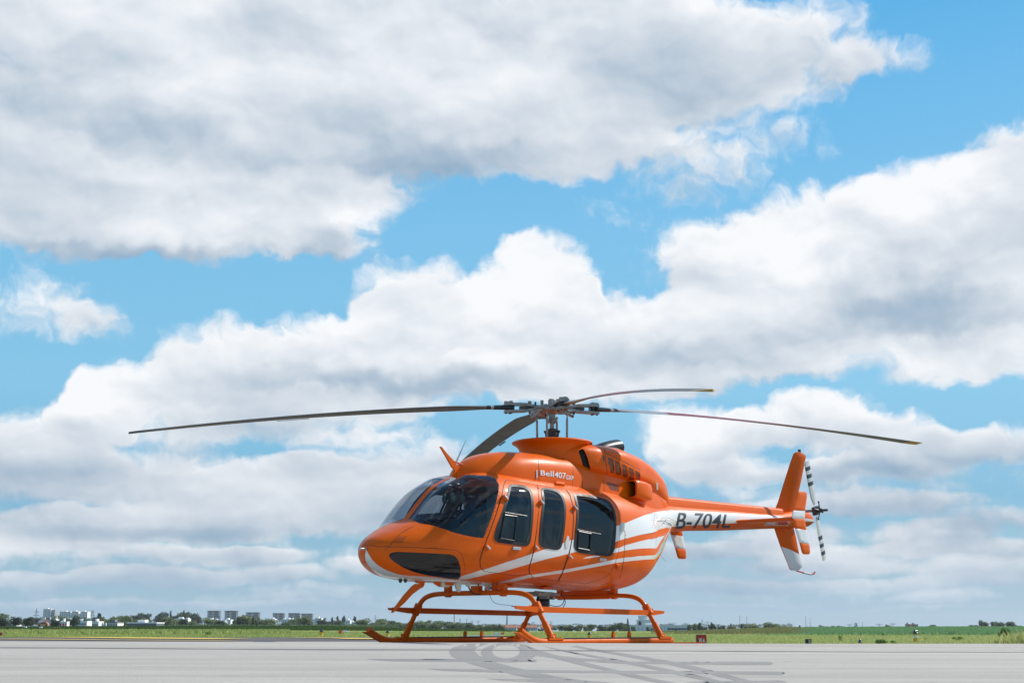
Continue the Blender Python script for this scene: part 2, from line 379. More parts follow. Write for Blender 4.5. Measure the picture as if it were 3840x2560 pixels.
def pip(poly, P_):
    poly = np.asarray(poly); x, y = P_[:, 0], P_[:, 1]; r = np.zeros(len(P_), bool); j = len(poly)-1
    for i in range(len(poly)):
        xi, yi = poly[i]; xj, yj = poly[j]
        if yi != yj:
            c = ((yi > y) != (yj > y)) & (x < (xj-xi)*(y-yi)/(yj-yi)+xi); r ^= c
        j = i
    return r
def pchip(xs, ys):
    xs, ys = np.array(xs, float), np.array(ys, float); h = np.diff(xs); d = np.diff(ys)/h; m = np.zeros(len(xs))
    for i in range(1, len(xs)-1):
        if d[i-1]*d[i] > 0:
            w1, w2 = 2*h[i]+h[i-1], h[i]+2*h[i-1]; m[i] = (w1+w2)/(w1/d[i-1]+w2/d[i])
    m[0], m[-1] = d[0], d[-1]
    X = np.linspace(xs[0], xs[-1], 3000); k = np.clip(np.searchsorted(xs, X)-1, 0, len(h)-1); t = (X-xs[k])/h[k]
    Y = (2*t**3-3*t**2+1)*ys[k]+(t**3-2*t**2+t)*h[k]*m[k]+(-2*t**3+3*t**2)*ys[k+1]+(t**3-t**2)*h[k]*m[k+1]
    return lambda q: np.interp(q, X, Y)

# ------------------------------------------------------------------ pixel rays in the helicopter's own axes (x forward, y port, z up)
CO = np.array([-np.array([HX, HYY])@FW, -np.array([HX, HYY])@LF, CAMZ])
def rays(px):
    px = np.atleast_2d(np.array(px, float)); dx = (px[:, 0]-PW/2)/FPX; dy = (PH/2-px[:, 1])/FPX; c, s = math.cos(PITCH), math.sin(PITCH)
    d = np.stack([dx, c-dy*s, s+dy*c], 1); return np.stack([d[:, :2]@FW, d[:, :2]@LF, d[:, 2]], 1)
def on_plane(px, p0, n):
    d = rays(px); p0, n = np.array(p0, float), np.array(n, float); t = ((p0-CO)@n)/(d@n); return CO+d*t[:, None]
def lat(px, y=0.0): return on_plane(px, (0, y, 0), (0, 1, 0))
class Surf:
    """a body of superelliptic cross-sections along x"""
    def __init__(s, rows, x0, beta=None):
        rows = sorted(rows); X = [r[0] for r in rows]; s.x0, s.x1 = x0, X[0]
        s.zt, s.zb, s.w, s.zc, s.nt, s.nb = (pchip(X, [r[i] for r in rows]) for i in range(1, 7)); s.beta = beta
    def pt(s, x, ph):
        x, ph = np.asarray(x, float), np.asarray(ph, float); zc = s.zc(x); up = ph >= 0
        n = np.where(up, s.nt(x), s.nb(x)); H = np.where(up, s.zt(x)-zc, zc-s.zb(x)); c, q = np.abs(np.cos(ph)), np.abs(np.sin(ph))
        k = 1+(s.beta(x, ph) if s.beta else 0)
        return np.stack([x, s.w(x)*c**(2/n)*k, zc+np.sign(ph)*H*q**(2/n)*k], -1)
    def nrm(s, x, ph):
        e = 1e-3; ph = np.clip(ph, -math.pi/2+2e-3, math.pi/2-2e-3); a = s.pt(x+e, ph)-s.pt(x-e, ph); b = s.pt(x, ph+e)-s.pt(x, ph-e)
        n = np.cross(a, b); n = n/(np.linalg.norm(n, axis=-1, keepdims=True)+1e-12)
        return -n if False else n*np.where(np.einsum('...i,...i', n, s.pt(x, ph)-np.stack([np.asarray(x, float), 0*np.asarray(x, float), s.zc(x)], -1))[..., None] < 0, -1, 1)
    def inv(s, P_):
        x = P_[:, 0]; zc = s.zc(x); dz = P_[:, 2]-zc; up = dz >= 0; n = np.where(up, s.nt(x), s.nb(x)); H = np.where(up, s.zt(x)-zc, zc-s.zb(x))
        a, b = np.maximum(P_[:, 1], 0)/s.w(x), np.abs(dz)/H; ph = np.arctan2(b**(n/2), a**(n/2))*np.where(up, 1, -1)
        F = (np.abs(P_[:, 1]/s.w(x))**n+b**n)**(1/n)-1-(s.beta(x, ph) if s.beta else 0)
        return F, ph
    def hit(s, px):
        d = rays(px); T = np.linspace(11, 30, 900); best = []
        for k in range(len(d)):
            Q = CO+d[k]*T[:, None]; ok = (Q[:, 0] < s.x0-1e-4) & (Q[:, 0] > s.x1) & (Q[:, 1] > -.2); F, _ = s.inv(Q); F = np.where(ok, F, 9)
            neg = np.where(F < 0)[0]
            if len(neg):
                i = neg[0]; a, b = T[max(i-1, 0)], T[i]
                for _ in range(25):
                    m = (a+b)/2; f = s.inv((CO+d[k]*m)[None])[0][0]; a, b = (m, b) if f > 0 else (a, m)
                t = b
            else: t = T[int(np.argmin(F))]
            best.append(CO+d[k]*t)
        best = np.array(best); return best, s.inv(best)[1]
    def uph(s, px):
        Q, ph = s.hit(px); return np.stack([np.sqrt(np.maximum(s.x0-Q[:, 0], 0)), ph], 1)
def panels(surf, u0, u1, du, p0, p1, dp, regions, paints, extra_u=()):
    """cut one side of a surface along traced outlines: returns vertices (u, phi), triangles, region id and paint id of each"""
    us = np.unique(np.concatenate([np.arange(u0, u1, du), [u1], np.array(extra_u)])); ps = np.linspace(p0, p1, int(round((p1-p0)/dp))+1)
    pts = [(u, p) for u in us for p in ps]; edges = []
    for poly in [r[1] for r in regions]+[q[1] for q in paints]:
        n = len(pts); poly = [(min(max(a, u0), u1), min(max(b, p0), p1)) for a, b in poly]; pts += poly; edges += [(n+i, n+(i+1) % len(poly)) for i in range(len(poly))]
    v, _, f, *_ = delaunay_2d_cdt([Vector(p) for p in pts], edges, [], 0, 1e-5)
    v = np.array([tuple(p) for p in v]); f = np.array([t for t in f if len(t) == 3]); c = v[f].mean(1)
    a = v[f]; ar = np.abs(np.cross(a[:, 1]-a[:, 0], a[:, 2]-a[:, 0])); f, c = f[ar > 1e-9], c[ar > 1e-9]
    rg = np.zeros(len(f), int); pa = np.zeros(len(f), int)
    for i, r in enumerate(regions): rg[pip(r[1], c)] = i+1
    for q in paints: pa[pip(q[1], c)] = q[0]
    return v, f, rg, pa
def emit(surf, v, f, rid, rg, pa, name, mats, parent, side=1, off=0.0, smooth=True):
    sel = np.where(np.isin(rg, rid))[0]
    if not len(sel): return None
    ff = f[sel]; used, inv_ = np.unique(ff, return_inverse=True); ff = inv_.reshape(ff.shape); x = surf.x0-v[used, 0]**2; ph = v[used, 1]
    P_ = surf.pt(np.minimum(x, surf.x0-1e-5), ph); N_ = surf.nrm(np.minimum(x, surf.x0-2e-3), ph); P_ = P_+N_*off
    t = P_[ff]; g = np.einsum('ij,ij->i', np.cross(t[:, 1]-t[:, 0], t[:, 2]-t[:, 0]), N_[ff].mean(1)); ff = np.where((g < 0)[:, None], ff[:, ::-1], ff)
    if side < 0: P_ = P_*[1, -1, 1]; N_ = N_*[1, -1, 1]; ff = ff[:, ::-1]
    return mk(name, P_, ff, mats, parent, pa[sel], normals=N_)
def surface_text(text, quad, surf, material, parent, name, bold=0.0, off=0.004, plane=None, split=6, hsplit=None):
    """lettering: a text outline stretched over a pixel quad (bl, br, tr, tl) and laid on a surface"""
    cu = bpy.data.curves.new('txt', 'FONT'); cu.body = text; cu.offset = bold; cu.resolution_u = 3
    to = bpy.data.objects.new('txt', cu); COL.objects.link(to); dg_ = bpy.context.evaluated_depsgraph_get(); me = bpy.data.meshes.new_from_object(to.evaluated_get(dg_))
    bpy.data.objects.remove(to); b = bmesh.new(); b.from_mesh(me); bmesh.ops.triangulate(b, faces=b.faces)
    xs = [q.co.x for q in b.verts]; ys = [q.co.y for q in b.verts]; x0_, x1_, y0_, y1_ = min(xs), max(xs), min(ys), max(ys)
    for k in range(1, split):
        bmesh.ops.bisect_plane(b, geom=b.verts[:]+b.edges[:]+b.faces[:], plane_co=(0, y0_+(y1_-y0_)*k/split, 0), plane_no=(0, 1, 0))
    for k in range(1, (hsplit or 0)):
        bmesh.ops.bisect_plane(b, geom=b.verts[:]+b.edges[:]+b.faces[:], plane_co=(x0_+(x1_-x0_)*k/hsplit, 0, 0), plane_no=(1, 0, 0))
    bmesh.ops.triangulate(b, faces=b.faces); b.verts.ensure_lookup_table(); q = np.array(quad, float); px = []
    for w in b.verts:
        a, c = (w.co.x-x0_)/(x1_-x0_), (w.co.y-y0_)/(y1_-y0_); px.append((q[0]*(1-a)+q[1]*a)*(1-c)+(q[3]*(1-a)+q[2]*a)*c)
    F_ = [[w.index for w in g.verts] for g in b.faces]; b.free()
    if plane is not None: P_ = on_plane(px, *plane); N_ = np.tile(np.array(plane[1], float), (len(P_), 1)); P_ = P_+N_*off
    else:
        P_, ph = surf.hit(px); N_ = surf.nrm(P_[:, 0], ph); P_ = P_+N_*off
    F_ = np.array(F_); t = P_[F_]; g = np.einsum('ij,ij->i', np.cross(t[:, 1]-t[:, 0], t[:, 2]-t[:, 0]), N_[F_].mean(1)); F_ = np.where((g < 0)[:, None], F_[:, ::-1], F_)
    return mk(name, P_, F_, material, parent, normals=N_)
# ================================================================== THE HELICOPTER
heli = empty('helicopter', (HX, HYY, 0), math.pi+HEAD, label='orange helicopter with white stripes parked on skids on the concrete apron', cat='helicopter')
def zoomed(ox, oy, k): return lambda *p: [(ox+p[i]/k, oy+p[i+1]/k) for i in range(0, len(p), 2)]
A1 = zoomed(1300, 1640, 2.703); A2 = zoomed(1880, 1740, 2.703); A3 = zoomed(1640, 1440, 2.868); A4 = zoomed(2480, 1640, 2.703)
AE = zoomed(2140, 1640, 5.6); AC = zoomed(1300, 2040, 5.113); AB = zoomed(1640, 2140, 3.5636); A5 = zoomed(1340, 2140, 3.794); A6 = zoomed(1900, 2140, 3.675)
# x, top z, bottom z, half width, widest z, exponents above and below
BODY = [
 (3.425,1.045,1.035,.006,1.04,2,2),(3.40,1.095,.965,.10,1.04,2.1,2),(3.34,1.15,.90,.19,1.035,2.2,2.1),(3.22,1.205,.835,.30,1.03,2.3,2.2),(3.05,1.265,.78,.41,1.03,2.4,2.3),(2.88,1.325,.745,.49,1.035,2.5,2.4),
 (2.733,1.385,.728,.555,1.05,2.5,2.5),(2.60,1.51,.718,.60,1.06,2.5,2.6),(2.479,1.628,.712,.635,1.08,2.6,2.7),(2.284,1.795,.708,.68,1.10,2.7,2.8),(2.1,1.89,.705,.71,1.13,2.8,2.8),(1.954,1.95,.702,.73,1.15,2.9,2.9),
 (1.7,2.005,.70,.75,1.18,3.0,2.9),(1.3,2.03,.695,.765,1.2,3.0,2.9),(.6,2.03,.685,.77,1.2,3.0,2.9),(0,2.02,.675,.77,1.2,3.0,2.9),(-.6,2.0,.665,.765,1.2,2.9,2.8),
 (-1.0,1.975,.675,.735,1.22,2.8,2.6),(-1.3,1.95,.71,.68,1.26,2.6,2.5),(-1.6,1.935,.775,.585,1.33,2.5,2.4),(-1.9,1.925,.885,.47,1.42,2.3,2.3),(-2.15,1.92,1.03,.375,1.53,2.2,2.2),(-2.35,1.92,1.20,.305,1.61,2.1,2.1),
 (-2.5,1.922,1.38,.255,1.68,2,2),(-2.62,1.924,1.50,.225,1.72,2,2),(-2.75,1.926,1.525,.205,1.728,2,2),(-4.2,1.965,1.64,.168,1.80,2,2),(-5.8,2.005,1.755,.132,1.88,2,2),(-6.3,2.06,1.79,.13,1.92,2,2),
 (-6.7,2.12,1.82,.13,1.96,2,2),(-6.9,2.10,1.85,.11,1.96,2,2),(-7.03,2.04,1.89,.07,1.955,2,2),(-7.10,1.97,1.94,.01,1.955,2,2)]
def remap(x):
    if x > 2.9: return 2.9+(x-2.9)*.80
    if -2.75 < x < -1.0: return x+.09*min(1, (-1.0-x)/.9)
    return x if x >= -2.5 else x
XN = remap(3.425)
BODY = [(remap(r[0]) if r[0] != -2.75 else -2.63,)+r[1:] for r in BODY]
def bulge(x, ph):
    d = np.degrees(np.asarray(ph)); g = np.clip((89.5-d)/16, 0, 1); g = g*g*(3-2*g)*np.clip((d-0)/35, 0, 1)
    k = np.clip((np.asarray(x)-1.5)/.5, 0, 1)*np.clip((2.88-np.asarray(x))/.33, 0, 1)
    return 0.035*g*k
body = Surf(BODY, XN, bulge)
B = body.uph
ws_trace = A1(735,868, 830,880, 950,915, 1050,950, 1180,985, 1290,1008, 1385,1018, 1400,990, 1425,925, 1470,800, 1510,680, 1540,545, 1543,475, 1508,417, 1430,388, 1300,377, 1180,378)
ws = [tuple(p) for p in B(ws_trace)]
def yph(x, y):
    """angle at which the section at x reaches half-width y on its upper side"""
    phs = np.linspace(0.3, math.pi/2, 500); q = body.pt(np.full(500, x), phs)[:, 1]; return float(np.interp(y, q[::-1], phs[::-1]))
inner_ws = [(math.sqrt(XN-x), yph(x, .042)) for x in np.linspace(1.93, 2.70, 14)]
ws = ws+inner_ws
chin = A1(427,1195, 440,1170, 490,1155, 600,1159, 800,1168, 1000,1177, 1080,1188, 1122,1218, 1146,1275, 1158,1340, 1155,1400, 1132,1434, 1060,1430, 950,1415, 850,1400, 750,1380, 650,1350, 560,1310, 490,1265, 440,1225)
w1 = A1(1640,492, 1660,474, 1775,484, 1850,512, 1882,570, 1892,680, 1885,830, 1872,960, 1858,1065, 1828,1098, 1780,1098, 1700,1088, 1600,1072, 1520,1060, 1493,1030, 1492,985, 1520,890, 1570,760, 1610,635)
w2 = A2(398,252, 420,237, 500,245, 580,270, 630,330, 652,430, 648,560, 632,700, 615,800, 598,852, 560,869, 480,858, 410,842, 380,812, 377,760, 390,600, 405,480, 415,380, 405,310)
w3 = A2(728,312, 750,299, 850,309, 1000,338, 1080,368, 1130,430, 1157,520, 1162,620, 1152,780, 1135,895, 1090,937, 980,922, 850,906, 770,892, 735,855, 730,800, 745,700, 757,560, 762,450, 745,370)
d1 = A1(1610,432, 1700,440, 1800,452, 1900,470, 1932,510, 1946,620, 1942,770, 1918,970, 1888,1165, 1858,1270, 1843,1330, 1852,1378, 1720,1395, 1600,1381, 1480,1366, 1392,1352, 1354,1312, 1350,1240, 1372,1160, 1402,1080, 1442,970, 1512,780, 1570,590, 1592,480)
d2 = A2(362,207, 500,235, 648,258, 690,315, 720,420, 726,560, 716,720, 691,860, 661,960, 621,1070, 571,1176, 400,1163, 322,1143, 288,1108, 279,1060, 293,1000, 323,900, 353,700, 373,500, 378,330)
d3 = A2(655,258, 800,280, 900,298, 1000,315, 1090,345, 1150,400, 1190,490, 1205,640, 1195,800, 1165,960, 1115,1080, 1075,1128, 1000,1168, 850,1208, 700,1190, 577,1178, 627,1070, 667,960, 697,860, 722,720, 732,560, 726,420, 696,315)
hood = A1(175,1105, 300,1106, 400,1104, 445,1090, 470,1050, 500,1010, 560,962, 620,925, 680,898)
s1_top = A1(1130,1440, 1160,1405, 1350,1345, 1600,1265, 1892,1170)+A2(430,862, 620,800, 745,760, 950,690, 1165,625, 1245,600, 1340,560, 1450,515, 1550,485, 1650,470, 1800,470)
s1_boom = A4(150,738, 300,745, 450,753, 600,760, 760,768, 900,776, 1100,789, 1255,806, 1400,822, 1545,832, 1545,850, 1440,850, 1255,845, 1060,854, 760,866, 400,884, 170,898, 60,908)
s1_low = A2(1680,640, 1600,660, 1400,715, 1250,755, 1155,785, 950,835, 745,888, 600,925, 450,960, 300,1002, 150,1045, 0,1088)+A1(1400,1390, 1200,1438)
def keep_side(px, u1): q = B(px); return [tuple(p) for p in q if p[0] < u1]
def run_out(px, u_ok, u_end):
    """a painted edge that leaves the visible side: carried on round the tail in the direction it had"""
    q = [tuple(p) for p in B(px) if p[0] < u_ok]; a_, b_ = np.array(q[-2]), np.array(q[-1]); k_ = (b_[1]-a_[1])/(b_[0]-a_[0]); return q+[(u_end, float(b_[1]+k_*(u_end-b_[0])))]
UE = math.sqrt(XN+2.42); UK = math.sqrt(XN+2.02)
s1 = keep_side(s1_top, 9)+[tuple(p) for p in B(s1_boom)]+keep_side(s1_low, 9)
s2 = run_out(A2(985,920, 1060,885, 1140,855, 1250,822, 1400,780, 1500,757, 1600,735, 1650,724), UK, UE)+run_out(A2(1060,915, 1135,897, 1250,872, 1400,853, 1500,849, 1570,851), UK, UE)[::-1]
s2b = [tuple(p) for p in B(A2(820,957, 860,940, 925,926, 1000,926, 985,936, 900,946))]
s3 = run_out(A1(1510,1478, 1567,1462)+A2(150,1150, 290,1118, 450,1095, 630,1066, 830,1030, 1000,995, 1150,962, 1250,945, 1400,928, 1500,923, 1550,921), UK, UE)+run_out(A2(120,1188, 290,1149, 450,1122, 620,1099, 830,1060, 1000,1029, 1150,999, 1300,980, 1450,965, 1520,962, 1550,961), UK, UE)[::-1]
belly_edge = A1(148,1165, 175,1200, 235,1250, 300,1290, 360,1330, 430,1362, 520,1385, 650,1400, 790,1408, 950,1420, 1130,1443, 1300,1457, 1500,1478)+A2(0,1218, 100,1240, 300,1262, 500,1280, 700,1292, 900,1297)
be = B(belly_edge); be = be[be[:, 0] > .55]; be = [tuple(p) for p in be[np.argsort(be[:, 0])]]; belly = [(0.0, -math.pi/2), (0.0, R(-66)), (.15, R(-69)), (.3, R(-74)), (.45, R(-75))]+be+[(be[-1][0]+.02, -math.pi/2)]
tup = lambda L: [tuple(map(float, p)) for p in L]
c1 = lambda L, k=1: chaikin(L, k)
W1, W2, W3, CH = c1(w1), c1(w2), c1(w3), c1(chin)
def asym_inset(poly, d, low):
    """glazing line inside a frame: rubber is wider at the sill"""
    p = np.array(poly); q = np.array(inset(poly, d)); cy = p[:, 1].mean(); h = np.ptp(p[:, 1])/2
    k = np.clip((p[:, 1]-cy)/h, 0, 1)[:, None]; return list(q*(1-k)+np.array(inset(poly, low))*k)
G1, G2, G3 = asym_inset(W1, 9, 12), asym_inset(W2, 8, 11), asym_inset(W3, 8, 13)
ORD = [('windshield', ws), ('chin_window', tup(B(CH))),
       ('seam1', tup(B(inset(d1, -1.4)))), ('door1', tup(B(inset(d1, 1.2)))), ('seam2', tup(B(inset(d2, -1.0)))), ('door2', tup(B(inset(d2, 1.2)))), ('seam3', tup(B(inset(d3, -1.0)))), ('door3', tup(B(inset(d3, 1.2)))),
       ('f1', tup(B(W1))), ('g1', tup(B(G1))), ('f2', tup(B(W2))), ('g2', tup(B(G2))), ('f3', tup(B(W3))), ('g3', tup(B(G3))),
       ('louvre', tup(B(A1(525,1000, 612,1000, 610,1005, 523,1005)))), ('louvre', tup(B(A1(512,1014, 600,1015, 598,1020, 510,1019)))), ('louvre', tup(B(A1(498,1028, 590,1030, 588,1035, 496,1033)))), ('louvre', tup(B(A1(486,1042, 578,1044, 576,1049, 484,1047)))), ('louvre', tup(B(A1(474,1056, 566,1058, 564,1063, 472,1061)))),
       ('hoodseam', tup(B(strip(hood, 1.0)))), ('panelseam', tup(B(strip(A2(1243,600, 1254,700, 1250,800, 1243,950, 1232,1020, 1196,1155), 0.9)))),
       ('panelseam', tup(B(strip(A1(390,1130, 430,1108, 500,1105, 650,1110, 800,1118, 1000,1130, 1110,1142, 1160,1175, 1185,1240, 1200,1340), 0.9))))]
names = [n for n, _ in ORD]
rid = lambda *ns: [i+1 for i, n in enumerate(names) if n in ns]
seams = rid('seam1', 'seam2', 'seam3', 'louvre', 'hoodseam', 'panelseam')
PAINT = [(1, tup(belly)), (1, tup(s1)), (1, tup(s2)), (1, tup(s2b)), (1, tup(s3))]
um = math.sqrt(XN+7.10)
v_, f_, rg_, pa_ = panels(body, 0.0, um, 0.028, -math.pi/2, math.pi/2, R(2.6), ORD, PAINT)
pa_ = np.where(np.isin(rg_, seams), 2, pa_)
PM = [ORANGE, WHITE, SEAM]
for side in (1, -1):
    E_ = lambda ids, nm, mats, off=0.0, pa=pa_, par=heli: emit(body, v_, f_, ids, rg_, pa, nm, mats, par, side, off)
    E_([0]+seams, 'fuselage_shell', PM)
    zero = np.zeros_like(pa_)
    E_(rid('windshield'), 'windshield', [GLASS], 0, zero); E_(rid('chin_window'), 'chin_window', [GLASSD], 0, zero)
    for k in '123':
        d = E_(rid('door'+k), 'door', PM, 0.004)
        fr = E_(rid('f'+k), 'window_frame', [FRAME], 0.010, zero, d); E_(rid('g'+k), 'window', [GLASSD], 0.006, zero, d)
    # cabin lining just inside the skin
    sel = np.isin(rg_, [0]+rid('door1', 'door2', 'door3', 'f1', 'f2', 'f3', 'seam1', 'seam2', 'seam3')); cx = (XN-v_[f_][:, :, 0].mean(1)**2); cp = np.degrees(v_[f_][:, :, 1].mean(1))
    rr = np.where(sel & (cx < 2.5) & (cx > -1.15) & (cp > -50) & ~((cp > 78) & (cx > 1.93)), 1, 0)
    o = emit(body, v_, f_, [1], rr, np.zeros(len(rr), int), 'cabin_lining', [LINER], heli, side, -0.035)

# ------------------------------------------------------------------ roof fairing, engine cowling
COWL = [(1.90,1.97,1.70,.03,1.82,2.2,2),(1.80,2.08,1.70,.20,1.83,2.3,2),(1.6,2.205,1.7,.33,1.84,2.5,2),(1.4,2.275,1.7,.41,1.85,2.8,2),(1.15,2.32,1.7,.465,1.85,3.2,2),(.8,2.335,1.7,.495,1.85,3.7,2),(.3,2.34,1.7,.505,1.85,4.0,2),
 (-.2,2.37,1.7,.505,1.84,4.0,2),(-.6,2.42,1.7,.50,1.82,3.6,2),(-1.1,2.42,1.6,.475,1.8,3.2,2),(-1.5,2.37,1.6,.42,1.78,3,2),(-1.85,2.30,1.6,.335,1.78,2.8,2),(-2.1,2.25,1.6,.265,1.78,2.6,2),(-2.3,2.20,1.6,.20,1.78,2.6,2),(-2.48,2.13,1.6,.145,1.78,2.4,2),(-2.56,2.03,1.6,.11,1.8,2.2,2)]
cowl = Surf(COWL, 1.90)
NAC = [(.42,2.36,2.30,.05,2.33,3,3),(.30,2.44,2.23,.28,2.33,3,3),(.12,2.505,2.185,.445,2.33,3.2,3.2),(-.08,2.545,2.16,.55,2.32,3.2,3.4),(-.30,2.560,2.135,.592,2.31,3.2,3.6),(-.8,2.565,2.11,.595,2.30,3.2,3.6),(-1.10,2.535,2.10,.575,2.28,3.1,3.6),(-1.4,2.505,2.07,.50,2.26,3.3,3.4),(-1.75,2.435,2.02,.415,2.22,3.3,3),(-2.0,2.38,1.97,.335,2.18,3.2,2.6),(-2.25,2.305,1.91,.25,2.13,3.1,2.4),(-2.44,2.23,1.88,.17,2.06,3,2.2),(-2.55,2.12,1.86,.12,1.98,2.4,2.2),(-2.60,2.0,1.90,.07,1.95,2.2,2.2)]
nac = Surf(NAC, .42)
Cq, Nq = cowl.uph, nac.uph
intake = AE(160,290, 205,248, 265,236, 302,300, 345,410, 385,530, 412,660, 402,692, 365,702, 290,684, 268,650, 245,540, 205,400)
gr = [AE(778,405, 880,448, 905,755, 838,738, 822,580, 792,560), AE(922,482, 1025,522, 1048,800, 945,770), AE(1066,552, 1165,594, 1188,838, 1088,812), AE(1208,622, 1308,664, 1326,882, 1226,858), AE(1348,692, 1440,732, 1455,918, 1360,902)]
NR = [('intake', tup(Nq(c1(intake))))]+[('grille', tup(Nq(g))) for g in gr]+[('seam', tup(Nq(strip(AE(700,235, 722,350, 735,500, 765,640, 745,780, 690,850), 1.0)))), ('seam', tup(Nq(strip(AE(735,330, 850,378, 1000,450, 1250,575, 1470,680), .9)))),
      ('vent', tup(Nq(AE(678,375, 695,368, 706,400, 708,480, 695,497, 682,470))))]
v2, f2, rg2, pa2 = panels(nac, 0.0, math.sqrt(.42+2.60), 0.04, -math.pi/2, math.pi/2, R(4), NR, [])
nn = [n for n, _ in NR]; nid = lambda k: [i+1 for i, n in enumerate(nn) if n == k]
pa2 = np.where(np.isin(rg2, nid('seam')), 2, 0); z2 = np.zeros_like(pa2)
CR = [('seam', tup(Cq(strip(A3(1085,815, 1090,900, 1095,1030), 1.0)))), ('seam', tup(Cq(strip(AE(30,1010, 30,1010.1) , 1.0)))), ('seam', tup(Cq(strip(AE(690,880, 700,1000, 712,1190), 1.0)))), ('seam', tup(Cq(strip(A3(1462,885, 1458,960, 1455,1090), 1.0)))), ('seam', tup(Cq(strip(AE(235,800, 242,900, 250,1050), 1.0)))), ('seam', tup(Cq(strip(A3(700,1000, 900,1025, 1090,1050, 1300,1085), .9)))), ('lowgrille', tup(Cq(AE(740,925, 800,935, 1008,995, 1018,1138, 830,1095))))]
CR.pop(1)
v3, f3, rg3, pa3 = panels(cowl, 0.0, math.sqrt(1.90+2.56), 0.04, 0.0, math.pi/2, R(4), CR, [])
cn = [n for n, _ in CR]; cidd = lambda k: [i+1 for i, n in enumerate(cn) if n == k]; pa3 = np.where(np.isin(rg3, cidd('seam')), 2, 0); z3 = np.zeros_like(pa3)
for side in (1, -1):
    cw = emit(cowl, v3, f3, [0]+cidd('seam'), rg3, pa3, 'roof_fairing', PM, heli, side)
    emit(cowl, v3, f3, cidd('lowgrille'), rg3, z3, 'grille', [GRILLE], cw, side)
    na = emit(nac, v2, f2, [0]+nid('seam'), rg2, pa2, 'engine_cowling', PM, heli, side)
    for gi in nid('grille'): emit(nac, v2, f2, [gi], rg2, z2, 'grille', [GRILLE], na, side, -0.004)
    emit(nac, v2, f2, nid('vent'), rg2, z2, 'vent', [NAVY], na, side, 0.003)
    emit(nac, v2, f2, nid('intake'), rg2, z2, 'air_intake', [DARK], na, side, -0.03)
# flared collar round the mast
m = MB(); prof = [(.425,2.26),(.425,2.38),(.428,2.43),(.438,2.465),(.458,2.495),(.49,2.520),(.52,2.534),(.530,2.546),(.52,2.560),(.50,2.566),(.44,2.562),(.30,2.545),(.12,2.54)]
m.lathe(prof, n=72); m.build('mast_collar', ORANGE, heli, smooth=True, sharp=60)
# mirror antennas of the cowling: oil cooler scoops
def scoop(side):
    V_ = []; secs = []
    for x, yo, zl, zh, sh in ((-1.02,.625,1.885,2.115,0), (-1.08,.635,1.88,2.12,0), (-1.25,.63,1.868,2.11,0), (-1.42,.59,1.865,2.095,0), (-1.54,.52,1.88,2.07,0), (-1.60,.42,1.92,2.03,0)):
        yi = .36; r = .045; q = [(yi, zl), (yo-r, zl), (yo-r*.3, zl+r*.3), (yo, zl+r), (yo, zh-r), (yo-r*.3, zh-r*.3), (yo-r, zh), (yi, zh)]
        secs.append([(x, side*a, b) for a, b in q])
    mm = MB(); mm.loft(secs, caps=False, closed=False); b_ = secs[-1]; mm.add(b_, [tuple(range(8))])
    s_ = [(x-.012, y*.975, z) for x, y, z in secs[0]]; mid = 2.0
    inn = [(x, y*.96, mid+(z-mid)*.88) for x, y, z in secs[0]]; dep = [(x-.25, y*.86, mid+(z-mid)*.7) for x, y, z in secs[0]]
    mm.loft([secs[0], inn], caps=False, closed=False)
    o = mm.build('cooler_scoop', ORANGE, heli, smooth=True, sharp=50)
    d = MB(); d.loft([inn, dep], caps=False, closed=True); d.add(dep, [tuple(range(8))]); d.build('scoop_duct', DARK, o)
for side in (1, -1): scoop(side)
# exhaust stack
m = MB()
ex = [Vector(p) for p in ((-.90, 0, 2.50), (-1.0, 0, 2.565), (-1.14, 0, 2.60), (-1.30, 0, 2.635), (-1.42, 0, 2.655))]
secs = []
for i, p in enumerate(ex):
    r = (.06, .085, .098, .105, .11)[i]; secs.append([(p.x+(-.10*(1-math.sin(q))*.4 if i == 4 else 0), p.y+r*1.1*math.cos(q), p.z+r*.85*math.sin(q)) for q in np.linspace(0, 2*math.pi, 20, endpoint=False)])
m.loft(secs, caps=False); es = secs[-1]; inn = [(x+.05, y*.85, 2.655+(z-2.655)*.85) for x, y, z in es]; m.loft([es, inn], m=1, caps=False); m.add(inn, [tuple(range(20))], 2)
m.build('exhaust_stack', [BLACK, GREYM, DARK], heli, smooth=True, sharp=50)
m = MB(); m.box((-1.10, .20, 2.555), (.16, .10, .05)); m.build('exhaust_shield', BLACK, heli, bevel=.01)
# driveshaft cover on the boom
m = MB(); secs = []
for x in np.linspace(-2.40, -5.95, 18):
    t = (x+2.40)/-3.55; zt = 2.045+.045*t; hw = .105-.02*t; zb = body.zt(x)-.055-.01*t
    secs.append([(x, y, z) for y, z in [(-hw*1.05, zb), (-hw, zt-.05), (-hw*.8, zt-.018), (-hw*.4, zt-.003), (0, zt), (hw*.4, zt-.003), (hw*.8, zt-.018), (hw, zt-.05), (hw*1.05, zb)]])
m.loft(secs, closed=False, caps=False); m.add(secs[0], [tuple(range(9))]); m.add(secs[-1], [tuple(range(9))]); m.build('driveshaft_cover', ORANGE, heli, smooth=True, sharp=40)

